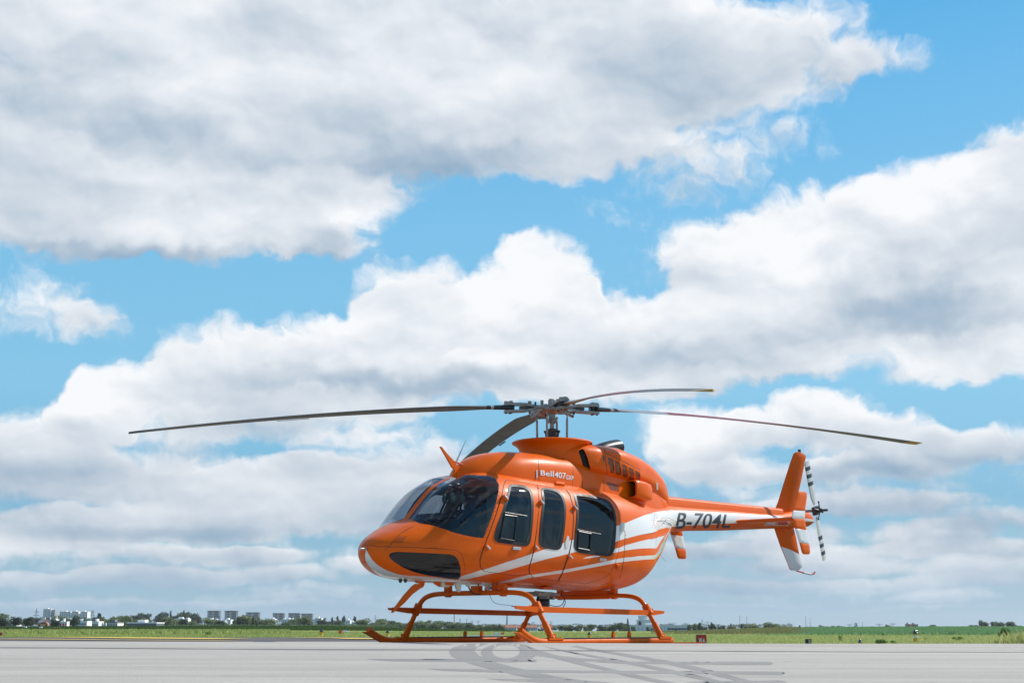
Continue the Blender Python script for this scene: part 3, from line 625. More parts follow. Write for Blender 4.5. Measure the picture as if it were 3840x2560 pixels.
# ------------------------------------------------------------------ lettering
rt = surface_text('B-704L', [(2531,1983), (2737,1979), (2748,1924), (2545,1919)], body, NAVY, heli, 'registration', bold=0.012, off=.003, split=10, hsplit=24)
surface_text('Bell', [A3(1108,977)[0], A3(1250,997)[0], A3(1250,935)[0], A3(1108,925)[0]], cowl, WHITE, heli, 'type_lettering', bold=0.014)
surface_text('407', [A3(1258,1000)[0], A3(1378,1020)[0], A3(1380,955)[0], A3(1262,938)[0]], cowl, WHITE, heli, 'type_lettering', bold=0.014)
surface_text('GXP', [A3(1380,1022)[0], A3(1462,1033)[0], A3(1462,985)[0], A3(1382,975)[0]], cowl, WHITE, heli, 'type_lettering', bold=0.014)
def decal(px, material, name, off, surf=body):
    uv = surf.uph(px); d_, ff, rg, _ = panels(surf, max(0, uv[:, 0].min()-.01), uv[:, 0].max()+.01, .05, uv[:, 1].min()-.02, uv[:, 1].max()+.02, R(5), [('a', tup(uv))], [])
    return emit(surf, d_, ff, [1], rg, np.zeros(len(ff), int), name, [material], heli, 1, off)
decal(A4(1043,889, 1050,845, 1160,845, 1160,838, 1178,866, 1158,896, 1156,889), WHITE, 'danger_arrow', .003); decal(A4(1048,885, 1054,850, 1162,850, 1174,866, 1160,885), REDM, 'danger_arrow', .005)
decal(A4(1172,889, 1180,843, 1268,843, 1270,836, 1302,866, 1270,898, 1268,889), WHITE, 'warning_arrow', .003); decal(A4(1177,885, 1184,849, 1272,848, 1294,866, 1272,886), REDM, 'warning_arrow', .005)
surface_text('DANGER', [A4(1053,880)[0], A4(1155,880)[0], A4(1157,853)[0], A4(1058,852)[0]], body, WHITE, heli, 'danger_lettering', bold=0.02, off=.007)

# ------------------------------------------------------------------ tail surfaces
def flat_part(name, px, p0, n, th, paints=(), mats=None, parent=heli, mirror=False, taper=None):
    """plate traced on a plane, with painted areas; a slim lens section"""
    n = np.array(n, float); n /= np.linalg.norm(n); Q = on_plane(px, p0, n); ax = np.cross((0, 0, 1.0), n); ax /= np.linalg.norm(ax)
    uv = np.stack([(Q-np.array(p0))@ax, Q[:, 2]], 1); pol = [tuple(p) for p in uv]; pts = list(pol); ed = [(i, (i+1) % len(pol)) for i in range(len(pol))]; pp = []
    for k, q in paints:
        W_ = on_plane(q, p0, n); w = [tuple(p) for p in np.stack([(W_-np.array(p0))@ax, W_[:, 2]], 1)]; b0 = len(pts); pts += w; ed += [(b0+i, b0+(i+1) % len(w)) for i in range(len(w))]; pp.append((k, w))
    lo, hi = uv.min(0), uv.max(0); st = max(.03, (hi-lo).max()/40)
    pts += [(a, b) for a in np.arange(lo[0], hi[0], st) for b in np.arange(lo[1], hi[1], st)]
    v, _, f, *_r = delaunay_2d_cdt([Vector(p) for p in pts], ed, [], 0, 1e-5); v = np.array([tuple(p) for p in v]); f = np.array([t for t in f if len(t) == 3]); c = v[f].mean(1); keep = pip(pol, c); f, c = f[keep], c[keep]
    a_ = v[f]; f = f[np.abs(np.cross(a_[:, 1]-a_[:, 0], a_[:, 2]-a_[:, 0])) > 1e-9]; c = v[f].mean(1)
    mi = np.zeros(len(f), int)
    for k, w in pp: mi[pip(w, c)] = k
    def edge_d(P_):
        d = np.full(len(P_), 9.0); q = np.array(pol)
        for i in range(len(q)):
            a, b = q[i], q[(i+1) % len(q)]; ab = b-a; t = np.clip(((P_-a)@ab)/(ab@ab+1e-12), 0, 1); d = np.minimum(d, np.linalg.norm(P_-(a+t[:, None]*ab), axis=1))
        return d
    h = th/2*np.sqrt(np.clip(edge_d(v)/(th*1.6), 0.0, 1)*.96+.04)
    base = np.array(p0)*[1, 1, 0]+v[:, :1]*ax+np.array([0, 0, 1.0])*v[:, 1:]
    A_, B_ = base+n*h[:, None], base-n*h[:, None]; N_ = len(v); F_ = np.vstack([f, f[:, ::-1]+N_]); M_ = np.concatenate([mi, mi])
    e_ = {}
    for t in f:
        for i in range(3): k = (t[i], t[(i+1) % 3]); e_[k] = 1
    rim = [k for k in e_ if (k[1], k[0]) not in e_]; V_ = np.vstack([A_, B_]); F2 = [tuple(t) for t in F_]+[(a+0, a+N_, b+N_, b) for a, b in rim]; M_ = list(M_)+[0]*len(rim)
    if mirror: V_ = V_*[1, -1, 1]
    mm = MB(); mm.v = [tuple(p) for p in V_]; mm.f = [tuple(int(i) for i in t) for t in F2]; mm.m = [int(i) for i in M_]
    return mm.build(name, mats or PM, parent, smooth=True, sharp=50)
FT = R(22); fn = (math.sin(FT), math.cos(FT), 0); fp = (-6.35, 0, 0)
fin_px = A4(1160,712, 1185,650, 1230,500, 1300,280, 1340,165, 1360,148, 1400,145, 1445,168, 1462,188, 1456,232, 1430,360, 1395,525, 1368,645, 1348,735, 1337,800, 1334,900, 1360,1000, 1395,1180, 1426,1308, 1400,1334, 1380,1347, 1322,1345, 1302,1330, 1280,1270, 1240,1175, 1210,1103, 1170,990, 1145,915, 1140,800)
flat_part('vertical_fin', fin_px, fp, fn, .085, [(1, A4(1205,1098, 1212,1104, 1300,1140, 1400,1185, 1450,1320, 1400,1360, 1300,1350))], PM)
fl_px = A4(1385,552, 1392,546, 1455,549, 1472,560, 1475,600, 1458,720, 1450,815, 1470,940, 1500,1088, 1506,1160, 1500,1178, 1490,1183, 1440,1181, 1425,1162, 1400,1065, 1358,925, 1335,835, 1324,800, 1326,775, 1342,715, 1368,630)
fl_w = [(1, A4(1300,736, 1500,743, 1500,826, 1300,818)), (1, A4(1340,918, 1500,942, 1520,1092, 1380,1057))]
for mir in (False, True): flat_part('finlet', fl_px, (-4.6, 1.10, 0), (0, 1, 0), .035, fl_w, PM, mirror=mir)
m = MB(); secs = []
for y in np.linspace(-1.085, 1.085, 15):
    x0 = -4.32-.02*abs(y); ch = .40; zc = 1.785; pr = [(0, 0), (.04, -.02), (.15, -.036), (.4, -.042), (.7, -.024), (1, 0), (.7, .014), (.4, .022), (.15, .022), (.04, .014)]
    secs.append([(x0-a*ch, y, zc+b*.9) for a, b in pr])
m.loft(secs); m.build('horizontal_stabiliser', ORANGE, heli, smooth=True, sharp=60)
m = MB(); q = lat(A4(1385,95, 1412,95, 1412,140, 1385,140), 0); m.lathe([(.0,3.13),(.024,3.13),(.026,3.10),(.026,3.04)], c=(float(q[:, 0].mean()), 0, 0), n=14); m.build('beacon', BLACK, heli, smooth=True)
m = MB(); q = lat(A4(1370,1348, 1440,1368, 1520,1385, 1545,1378, 1555,1362), 0)
m.tube([tuple(p) for p in q[:2]], .012, 8, 0); m.tube([tuple(p) for p in q[1:3]], .016, 8, 1); m.tube([tuple(p) for p in q[2:]], .014, 8, 0); m.build('tail_skid', [REDM, OFFW], heli, smooth=True)

# tail rotor on the port side
trc = lat([(3057, 1914)], .38)[0]; up_ = lat([(3027, 1733)], .38)[0]; lo_ = lat([(3094, 2100)], .38)[0]; ang = math.atan2(up_[2]-lo_[2], up_[0]-lo_[0])
m = MB(); m.tube([(trc[0], .05, trc[2]), (trc[0], .40, trc[2])], .022, 12); m.build('tail_rotor_shaft', GREYM, heli, smooth=True)
m = MB(); m.tube([(trc[0], .30, trc[2]), (trc[0], .60, trc[2])], .020, 10); m.tube([(trc[0], .42, trc[2]), (trc[0], .50, trc[2])], .035, 12)
m.box((trc[0], .39, trc[2]), (.13, .07, .13), rot=Matrix.Rotation(-ang, 3, 'Y'))
for a in (0, 1, 2, 3):
    q = ang+a*math.pi/2+.4; e = (trc[0]+.14*math.cos(q), .44, trc[2]+.14*math.sin(q)); m.tube([(trc[0]+.03*math.cos(q), .46, trc[2]+.03*math.sin(q)), e], .010, 6); m.sphere(e, .018, n=8, k=5)
m.build('tail_rotor_hub', DARKM, heli)
for sgn in (1, -1):
    m = MB(); dr = np.array([math.cos(ang), 0, math.sin(ang)])*sgn; cr = np.array([-math.sin(ang), 0, math.cos(ang)])*sgn; rs = [.10,.16,.22,.30,.40,.42,.483,.484,.546,.547,.609,.610,.672,.673,.735,.736,.79,.825]
    for i in range(len(rs)-1):
        band = 1 if any(a <= (rs[i]+rs[i+1])/2 < b for a, b in ((.422,.484),(.547,.609),(.673,.735))) else 0
        def sec(r):
            ch = .065+.105*min(1, max(0, (r-.1)/.12)); tw = .06; e = np.array([0, math.sin(tw), 0])
            return [tuple(np.array([trc[0], .385, trc[2]])+dr*r+cr*(c*ch)*math.cos(tw)+e*(c*ch)+np.array([0, t*.012, 0])) for c, t in ((-.5,0),(-.3,.8),(.1,1),(.5,0),(.1,-1),(-.3,-.8))]
        m.loft([sec(rs[i]), sec(rs[i+1])], band, caps=(i in (0, len(rs)-2)))
    m.build('tail_rotor_blade', [OFFW, NAVY], heli)
# ------------------------------------------------------------------ main rotor
HZ = 3.014; RR = 5.335; DROOP = 0.4046
gx = .0084*FW[0]+.0509*FW[1]; gy = .0084*LF[0]+.0509*LF[1]
m = MB(); m.lathe([(.0,3.10),(.03,3.10),(.045,3.085),(.045,2.86),(.030,2.855),(.030,2.70),(.026,2.5),(0,2.5)], n=20)
m.lathe([(.045,2.862),(.068,2.86),(.068,2.848),(.052,2.845),(.068,2.842),(.068,2.828),(.03,2.826)], n=20)
for k in range(8): a = k*math.pi/4; m.tube([(.06*math.cos(a), .06*math.sin(a), 2.815), (.06*math.cos(a), .06*math.sin(a), 2.875)], .008, 6)
m.build('rotor_mast', GREYM, heli, smooth=True, sharp=40)
m = MB(); m.lathe([(.03,2.745),(.055,2.74),(.06,2.71),(.05,2.69),(.07,2.64),(.075,2.60),(.13,2.59),(.14,2.555),(.10,2.54)], n=20)
for k in range(4):
    a = k*math.pi/2+.5; c, s = math.cos(a), math.sin(a); m.tube([(.05*c, .05*s, 2.715), (.105*c, .105*s, 2.70)], .017, 8); m.tube([(.085*c, .085*s, 2.70), (.07*c, .07*s, 2.58)], .013, 6)
m.build('swashplate', DARKM, heli, smooth=True, sharp=40)
for a in (.15, .75, 1.72, 2.32, 3.29, 3.89, 4.86, 5.46)[::2]:
    m = MB(); a += .2; c, s = math.cos(a), math.sin(a); m.tube([(.20*c, .20*s, 2.52), (.205*c, .205*s, 2.60), (.208*c, .208*s, 2.84), (.21*c, .21*s, 2.90)], [.008, .015, .015, .008], 8); m.sphere((.21*c, .21*s, 2.915), .018, n=8, k=5); m.build('pitch_link', GREYM, heli, smooth=True)
m = MB()
m.lathe([(0,3.06),(.07,3.06),(.13,3.045),(.15,3.02),(.15,2.985),(.10,2.955),(.05,2.93),(0,2.93)], n=24)
m.lathe([(0,3.135),(.035,3.135),(.05,3.12),(.05,3.06),(0,3.06)], n=16)
m.build('rotor_hub', GREYM, heli, smooth=True, sharp=40)
def rot_pt(r, c, t, a):
    """r along the blade, c chordwise (towards the leading edge), t up, a azimuth in the helicopter's axes"""
    x = r*math.cos(a)-c*math.sin(a); y = r*math.sin(a)+c*math.cos(a); return (x, y, HZ+gx*x+gy*y-DROOP*(max(r, 0)/RR)**1.75+t)
A0 = 3.3869-(math.pi+HEAD)
PIT = (-2.0, 2.0, -1.0, 1.0)
for bi in range(4):
    a = A0+bi*math.pi/2; pk = lambda r, c, t: rot_pt(r, c, t, a)
    # yoke arm with its fork, dampers and bolts
    m = MB()
    def bar(r0, r1, c0, c1, t0, t1, w0, w1, m_=0):
        P_ = []
        for r, c, w, t in ((r0, c0, w0, t0), (r1, c1, w1, t1)):
            for dc, dt in ((-w/2, -.017), (w/2, -.017), (w/2, .017), (-w/2, .017)): P_.append(pk(r, c+dc, t+dt))
        m.add(P_, [(0, 1, 2, 3), (7, 6, 5, 4), (0, 4, 5, 1), (1, 5, 6, 2), (2, 6, 7, 3), (3, 7, 4, 0)], m_)
    bar(.08, .22, 0, 0, .012, .018, .17, .13); bar(.22, .36, 0, 0, .018, .045, .13, .11); bar(.22, .36, 0, 0, -.01, -.040, .13, .11)
    bar(.36, .56, 0, 0, .045, .050, .11, .14); bar(.36, .56, 0, 0, -.040, -.045, .11, .14)
    bar(.56, .64, 0, 0, .052, .050, .13, .10); bar(.56, .64, 0, 0, -.045, -.045, .13, .10)
    bar(.16, .34, .10, .17, -.03, -.085, .045, .04); bar(.34, .30, .17, .02, -.085, -.095, .04, .05)      # pitch horn
    bar(.20, .44, 0, 0, .004, .002, .05, .05, 1)
    for r, c in ((.30, 0), (.56, .035), (.56, -.035), (.62, 0)): m.tube([pk(r, c, -.075), pk(r, c, .085)], .016, 8, 1); m.tube([pk(r, c, .065), pk(r, c, .09)], .026, 8, 0)
    m.tube([pk(.12, -.05, .05), pk(.12, -.05, .11)], .022, 8, 0); m.tube([pk(.24, .06, .03), pk(.24, .06, .075)], .014, 6, 1)
    m.build('blade_grip', [GREYM, DARKM], heli, smooth=False)
    # blade
    m = MB(); rs = [.52, .60, .70, .80, .84, .90, 1.0, 1.15, 1.35, 1.6, 1.9, 2.3, 2.7, 3.1, 3.4, 3.8, 4.2, 4.6, 5.0, 5.16, 5.25, RR]; secs = []
    prof = [(.5, 0), (.485, .30), (.42, .72), (.30, 1.0), (.05, .9), (-.2, .55), (-.5, .08), (-.5, -.08), (-.2, -.40), (.05, -.62), (.30, -.70), (.42, -.52), (.485, -.25)]
    for r in rs:
        k = min(1, max(0, (r-.62)/.75)); k = k*k*(3-2*k); ch = .12+.153*k; th = .040+(.016-.040)*min(1, max(0, (r-.6)/.6)); tw = R(PIT[bi]+(13.0-13.0*r/RR)*(1.0 if bi != 2 else 1.45))*(.25+.75*k)
        cut = max(0, (r-5.16)/.175)*.10
        q = []
        for c, t in prof:
            cc = min(c*ch+.02*k, .5*ch+.02*k-cut); q.append(pk(r, cc*math.cos(tw)-t*th*math.sin(tw), cc*math.sin(tw)+t*th*math.cos(tw)))
        secs.append(q)
    n = len(prof)
    for i in range(len(rs)-1):
        rm = (rs[i]+rs[i+1])/2
        F_ = [(j, (j+1) % n, (j+1) % n+n, j+n) for j in range(n)]; mi = []
        for j in range(n):
            if rm < .80: k = 4
            elif rm < .84: k = 1
            elif rm < .90: k = 4
            elif rm > 5.16: k = 3 if bi != 0 else 0
            elif j in (2, 3, 4, 5): k = 1 if rm < 1.75 else (2 if rm < 3.3 else 0)
            else: k = 0
            mi.append(k)
        for fq, k in zip(F_, mi): m.add([secs[i][x] if x < n else secs[i+1][x-n] for x in fq], [(0, 1, 2, 3)], k)
    m.add(secs[0], [tuple(range(n))], 4); m.add(secs[-1], [tuple(range(n))[::-1]], 3)
    # trim tab behind the trailing edge
    m.add([pk(3.15, -.125, -.012), pk(3.55, -.125, -.012), pk(3.55, -.16, -.016), pk(3.15, -.16, -.016)], [(0, 1, 2, 3)], 0)
    o = m.build('rotor_blade', [BLADEG, BLADEL, BLADER, BLADEY, BLADEB], heli, recalc=False)
    b = bmesh.new(); b.from_mesh(o.data); bmesh.ops.remove_doubles(b, verts=b.verts, dist=1e-5); bmesh.ops.recalc_face_normals(b, faces=b.faces)
    for f in b.faces: f.smooth = True
    b.to_mesh(o.data); b.free(); o.data.set_sharp_from_angle(angle=R(50))

# ------------------------------------------------------------------ landing gear
def curve_pts(pts, it=3):
    return [tuple(p) for p in chaikin([np.array(p) for p in pts], it, closed=False)]
for side in (1, -1):
    w = 1.19*side; x1 = -.84
    m = MB(); path = [(x1, w, .040), (1.62, w, .040), (1.78, w, .046), (1.90, w, .075), (2.02, w, .125), (2.10, w, .17)]
    m.tube([path[0]]+curve_pts(path[1:], 2), .037, 14); o = m.build('skid', ORANGE2, heli, smooth=True, sharp=50)
    # toe cut to a wedge
    m = MB(); m.prism([(1.70, w, .012), (1.86, w, .010), (2.20, w, .148), (2.02, w, .150), (1.86, w, .092)], (0, .060, 0)); m.build('skid_toe', ORANGE2, o, bevel=.008)
    m = MB(); m.box((.45, w, .078), (2.36, .055, .010)); m.build('walkway_strip', BLACK, o)
    for x in (.02, .35):
        m = MB(); m.prism([(x-.02, w, .07), (x-.02, w, .13), (x, w, .155), (x+.02, w, .13), (x+.02, w, .07)], (0, .03, 0)); m.build('skid_lug', ORANGE2, o)
    m = MB(); m.tube([(x1, w, .040), (x1-.06, w, .040), (x1-.09, w, .036)], [.037, .034, .02], 12); m.build('skid_end_cap', ORANGE2, o, smooth=True)
    # step board with swept ends
    ys = 1.00*side; x0, xe = 1.97, -1.02
    m = MB(); m.prism([(x0, ys, .432), (x0-.02, ys, .405), (x0-.36, ys, .368), (xe+.24, ys, .348), (xe, ys, .372), (xe-.02, ys, .404)], (0, .016, 0))
    m.box(((x0+xe)/2-.02, ys-.05*side, .419), (x0-xe-.10, .10, .010), rot=Matrix.Rotation(-.0095, 3, 'Y'))
    m.build('step', ORANGE2, heli)
    for x in (1.5, -.72):
        m = MB(); m.tube([(x, .93*side, .47), (x, .995*side, .36)], .050, 12); m.box((x, .985*side, .40), (.10, .05, .07)); m.build('step_bracket', ORANGE2, heli, smooth=True, sharp=40)
for x, nm in ((1.50, 'forward'), (-.72, 'aft')):
    half = [(0, .60), (.42, .602), (.64, .598), (.78, .575), (.87, .53), (.93, .455), (1.02, .31), (1.10, .175), (1.17, .055)]
    pts = [(x, -y, z) for y, z in half[::-1]]+[(x, y, z) for y, z in half[1:]]
    m = MB(); m.tube(curve_pts(pts, 2), .030 if nm == 'forward' else .029, 14); ct = m.build('crosstube', ORANGE2, heli, smooth=True)
    for side in (1, -1):
        m = MB(); m.tube([(x, 1.055*side, .255), (x, 1.175*side, .05)], [.036, .042], 14); m.box((x+.0, 1.19*side, .072), (.26, .082, .022)); m.box((x, 1.16*side, .10), (.10, .05, .05))
        for k in range(6): m.sphere((x-.10+k*.04, 1.205*side, .088), .007, n=6, k=4)
        m.build('saddle', ORANGE2, ct, smooth=True, sharp=40)
        m = MB(); m.tube([(x-.035, .44*side, .60), (x+.035, .44*side, .60)], .045, 16); m.box((x, .44*side, .655), (.07, .075, .08)); m.build('clamp', ORANGE2, ct, smooth=True, sharp=40)
m = MB(); m.tube([(-.72, -.36, .598), (-.72, 0, .594), (-.72, .36, .598)], .040, 14); m.box((-.72, 0, .645), (.10, .74, .05)); m.build('pivot_beam', ORANGE2, heli, smooth=True, sharp=40)

# ------------------------------------------------------------------ wire cutters, probes, belly equipment
m = MB(); m.prism([tuple(p) for p in lat(A1(945,92, 956,92, 1012,160, 1078,232, 1110,275, 1150,305, 1176,335, 1181,378, 1130,392, 1068,388, 1092,345, 1085,318, 1065,300, 1048,270, 1000,185), 0)], (0, .022, 0))
q = lat(A1(1075,235, 1360,358), 0); m.tube([tuple(q[0]), (q[1][0], .03, q[1][2])], .010, 8); m.build('upper_wire_cutter', ORANGE2, heli)
m = MB(); m.prism([tuple(p) for p in lat(AC(1190,600, 1500,592, 1532,640, 1528,715, 1482,735, 1476,790, 1440,828, 1405,842, 1250,955, 1100,1120, 990,1215, 876,1310, 860,1306, 900,1240, 1090,985, 1250,805, 1318,757, 1420,752, 1340,738, 1250,660), 0)], (0, .024, 0)); m.build('lower_wire_cutter', ORANGE2, heli)
q = lat(A1(1248,15, 1130,285), 0); m = MB(); m.tube([(q[0][0], -.06, q[0][2]), (q[1][0], -.06, q[1][2])], [.004, .020], 8, flat=.4); m.build('whip_aerial', OFFW, heli, smooth=True)
for dy in (0, .0):
    pass
m = MB(); m.tube([(3.29, 0, 1.045), (3.40, 0, 1.045), (3.425, 0, 1.043)], [.014, .012, .003], 10); m.build('pitot_probe', STEEL, heli, smooth=True)
def fin_aerial(px, y, name, material=OFFW, th=.03):
    m = MB(); m.prism([tuple(p) for p in lat(px, y)], (0, th, 0)); return m.build(name, material, heli, bevel=.004)
fin_aerial(AC(2098,680, 2182,680, 2186,780, 2170,912, 2122,908, 2080,790), .12, 'belly_aerial')
fin_aerial(AB(612,150, 735,150, 700,185, 683,275, 665,272, 640,205), .15, 'belly_aerial')
fin_aerial(AB(395,140, 430,140, 435,200, 410,212, 385,190), .10, 'belly_aerial')
m = MB(); q = lat(AB(722,168, 838,168, 838,206, 722,200), .2); m.prism([tuple(p) for p in q], (0, .12, 0)); m.build('antenna_box', OFFW, heli, bevel=.012)
q = lat(AB(20,160, 112,190), .05); c_ = q.mean(0); m = MB(); m.tube([(c_[0]-.10, .05, c_[2]), (c_[0]+.05, .05, c_[2])], .034, 12); m.tube([(c_[0]+.05, .05, c_[2]), (c_[0]+.14, .05, c_[2]+.01)], [.03, .01], 10, 1); m.build('landing_light', [OFFW, ORANGE2], heli, smooth=True)
def cable(px, y, r, name='cable', m_=BLACK):
    m = MB(); m.tube(curve_pts([tuple(p) for p in lat(px, y)], 2), r, 6); return m.build(name, m_, heli, smooth=True)
cable(AB(418,208, 440,260, 480,300, 540,312, 600,298, 650,268, 700,240, 760,215), .1, .009); cable(AB(500,160, 555,185, 545,210, 500,228), .0, .008); cable(AB(680,275, 710,350, 762,432, 860,445, 1012,464), .1, .0028, 'wire_aerial')
cable(AB(1480,445, 1560,470, 1620,472, 1670,450, 1695,400, 1690,350, 1660,310), .1, .005); cable(AB(1680,482, 1712,430, 1708,390, 1690,350), .12, .005)
q = lat(AB(1250,270, 1470,345), 0); m = MB(); c_ = q.mean(0); m.box((c_[0], 0, c_[2]), (.30, .22, .055)); m.box((c_[0]-.10, .05, c_[2]-.04), (.16, .14, .04)); m.tube([(c_[0]+.2, .09, c_[2]+.02), (c_[0]-.30, .09, c_[2])], .018, 8); m.tube([(c_[0]-.1, -.08, c_[2]-.03), (c_[0]-.1, .16, c_[2]-.05)], .022, 8); m.build('cargo_hook_mount', GREYM, heli, bevel=.006)
q = lat(AB(1425,425), 0)[0]; m = MB(); m.sphere((q[0], 0, q[2]), .085, n=14, k=10, sc=(1, .8, 1.0)); m.tube([(q[0]-.06, 0, q[2]+.12), (q[0]-.06, 0, q[2]-.10)], .035, 8); m.tube([(q[0]+.03, -.06, q[2]+.09), (q[0]+.08, -.06, q[2]), (q[0]+.02, -.06, q[2]-.10)], .018, 6); m.build('cargo_hook', BLACK, heli, smooth=True)
m = MB(); q = lat(AC(960,590, 1200,590), .0); 
for y in (-.04, .04): m.sphere((q[0][0]-.10, y, .725), .022, n=8, k=6, sc=(1, 1, 1.6))
m.build('belly_drain', BLACK, heli)
for xx, yy in ((2.05, .05), (1.2, .25), (.9, -.2), (.55, .3)): 
    m = MB(); m.box((xx, yy, float(body.zb(xx))-.012), (.14, .09, .03)); m.build('belly_fitting', ORANGE2, heli, bevel=.006)
m = MB(); m.tube([(1.42, .10, .66), (1.42, .10, .60)], .02, 6); m.box((1.42, .26, .645), (.06, .10, .11)); m.box((1.5, .02, .64), (.08, .12, .09)); m.build('gear_support', ORANGE2, heli)
m = MB(); q = body.pt(-2.0, -.55); a_ = lat([(2462, 2060)], .35)[0]; b_ = lat([(2499, 2106)], .30)[0]; m.tube([tuple(a_), tuple(b_)], .004, 6); m.build('rear_whip_aerial', OFFW, heli, smooth=True)
# hf aerial posts on the white band
for pp in (AE, ):
    m = MB(); Q, ph = body.hit(A2(1560,580, 1575,552, 1640,548, 1745,566, 1638,570, 1632,605)); N_ = body.nrm(Q[:, 0], ph); T_ = Q+N_*.05
    m.tube([tuple(Q[0]), tuple(T_[1])], .006, 6); m.tube([tuple(T_[1]), tuple(T_[2]), tuple(T_[3])], .006, 6); m.tube([tuple(T_[3]), tuple(T_[4])], .005, 6); m.tube([tuple(T_[4]), tuple(Q[5])], .006, 6); m.build('tow_aerial', STEEL, heli, smooth=True)
# static plate, handles, hinges
def on_body(px, d, name, material, surf=body, off=.012, bev=.006):
    """small fitting standing on the skin: traced outline, given thickness along the surface normal"""
    Q, ph = surf.hit(px); N_ = surf.nrm(Q[:, 0], ph).mean(0); N_ /= np.linalg.norm(N_); m = MB()
    c = Q.mean(0); Q = Q-np.outer((Q-c)@N_, N_)
    for s_ in (1, -1):
        mm = MB(); mm.prism([tuple((q+N_*off)*[1, s_, 1]) for q in Q], tuple(N_*d*[1, s_, 1])); o = mm.build(name, material, heli, bevel=bev)
    return N_
on_body(A1(1675,1103, 1757,1110, 1755,1142, 1673,1135), .02, 'door_handle', STEEL); on_body(A2(988,945, 1058,953, 1056,984, 985,976), .02, 'door_handle', STEEL)
on_body(A2(660,725, 678,728, 684,780, 672,845, 645,850, 640,790), .014, 'door_latch', OFFW, off=.006, bev=.003)
on_body(A2(1198,590, 1238,597, 1238,680, 1198,672), .03, 'step_pad', OFFW)
for px in (A1(1570,585, 1625,610, 1620,650, 1565,620), A1(1392,1085, 1440,1110, 1438,1140, 1395,1112), A2(370,375, 415,388, 412,412, 370,400), A2(318,825, 362,840, 358,862, 318,848), A2(715,430, 755,445, 752,468, 712,455), A2(665,915, 702,928, 700,952, 662,940)):
    on_body(px, .035, 'door_hinge', ORANGE2, off=.015, bev=.008); Q, ph = body.hit([np.mean(px, 0)]); N_ = body.nrm(Q[:, 0], ph)[0]; p = Q[0]+N_*.035
    for s_ in (1, -1): m = MB(); m.tube([((p[0]+.03), p[1]*s_, p[2]+.02), ((p[0]-.03), p[1]*s_, p[2]-.02)], .011, 8); m.build('hinge_pin', STEEL, heli, smooth=True)
on_body(A2(1160,1010, 1195,1012, 1190,1080, 1160,1060), .03, 'fuel_drain', ORANGE2); on_body(A2(540,200, 570,188, 625,195, 640,222, 600,220, 545,212), .04, 'roof_step', ORANGE2); on_body(A2(900,268, 940,265, 985,275, 985,292, 940,295), .04, 'roof_step', ORANGE2)
on_body(A2(1565,185, 1582,190, 1588,250, 1570,262), .01, 'fuel_cap', OFFW, surf=nac, off=.004, bev=.002)
on_body(A3(1057,928, 1072,928, 1072,1012, 1060,1008), .01, 'latch', STEEL, surf=cowl, off=.004, bev=.002)
# sliding vent panes in the windows: rail and small pane
def vent(rail, pane, y):
    for s_ in (1, -1):
        q = [tuple(p*[1, s_, 1]) for p in body.hit(rail)[0]+np.array([0, .018, 0])]; m = MB(); m.tube(q, .006, 8); o = m.build('vent_rail', GREYM, heli, smooth=True)
        Q = body.hit(pane)[0]+np.array([0, .014, 0]); Q = [tuple(p*[1, s_, 1]) for p in Q]; m = MB(); m.tube(Q+[Q[0]], .010, 6, caps=False); m.build('vent_frame', BLACK, heli, smooth=True)
vent(A1(1592,757, 1815,794), A1(1592,785, 1715,800, 1690,1045, 1548,1020), .7); vent(A2(758,662, 995,708), A2(775,680, 900,704, 884,872, 768,850), .7)

# ------------------------------------------------------------------ cabin
m = MB(); m.box((.70, 0, .86), (2.7, 1.16, .05)); m.build('cabin_floor', PANELM, heli)
m = MB(); m.box((-1.0, 0, 1.36), (.05, 1.06, .78)); m.build('rear_bulkhead', SEATC, heli)
m = MB(); m.prism([(2.20, 0, .90), (2.62, 0, .92), (2.66, 0, 1.28), (2.52, 0, 1.36), (2.22, 0, 1.46), (2.10, 0, 1.42)], (0, .62, 0)); m.box((2.35, 0, 1.445), (.42, .74, .03), rot=Matrix.Rotation(R(16), 3, 'Y')); m.build('instrument_console', PANELM, heli, bevel=.02)
def seat(x, y, face=1):
    m = MB(); m.box((x, y, 1.05), (.46, .46, .14)); m.box((x-.22*face, y, 1.36), (.12, .46, .56), rot=Matrix.Rotation(R(-10*face), 3, 'Y')); m.box((x-.28*face, y, 1.72), (.09, .27, .17)); m.box((x, y, .94), (.36, .36, .14)); m.build('seat', SEATC, heli, bevel=.04)
seat(1.45, .34); seat(1.45, -.34)
for y in (.38, -.38): seat(.55, y, -1)
for y in (.44, 0, -.44): seat(-.75, y)
m = MB(); m.box((1.12, 0, 1.46), (.09, .26, 1.12)); m.build('control_column_tunnel', LINER, heli, bevel=.02)
for y in (.34, -.34):
    m = MB(); m.tube([(1.85, y, .88), (1.84, y, 1.12), (1.76, y, 1.26), (1.74, y, 1.33)], .016, 8); m.build('cyclic_stick', PANELM, heli, smooth=True)
    m = MB(); 
    for dx in (-.08, .08): m.box((2.42, y+dx, 1.0), (.03, .09, .12))
    m.build('pedals', PANELM, heli)
for px, y in (((1700, 1866), .22), ((1668, 1870), .12)):
    q = lat([px], y)[0]; m = MB(); m.sphere((q[0], y, q[2]), .058, n=12, k=8, sc=(.7, .5, 1.05)); m.sphere((q[0]-.16, y, q[2]), .058, n=12, k=8, sc=(.7, .5, 1.05))
    m.tube(curve_pts([(q[0], y, q[2]), (q[0]-.0, y, q[2]+.12), (q[0]-.08, y, q[2]+.18), (q[0]-.16, y, q[2]+.12), (q[0]-.16, y, q[2])], 2), .013, 6, 1); m.build('headset', [GREENP, BLACK], heli, smooth=True)
m = MB(); m.box((1.78, 0, 1.88), (.30, .34, .05)); m.build('overhead_panel', LINER, heli, bevel=.02)
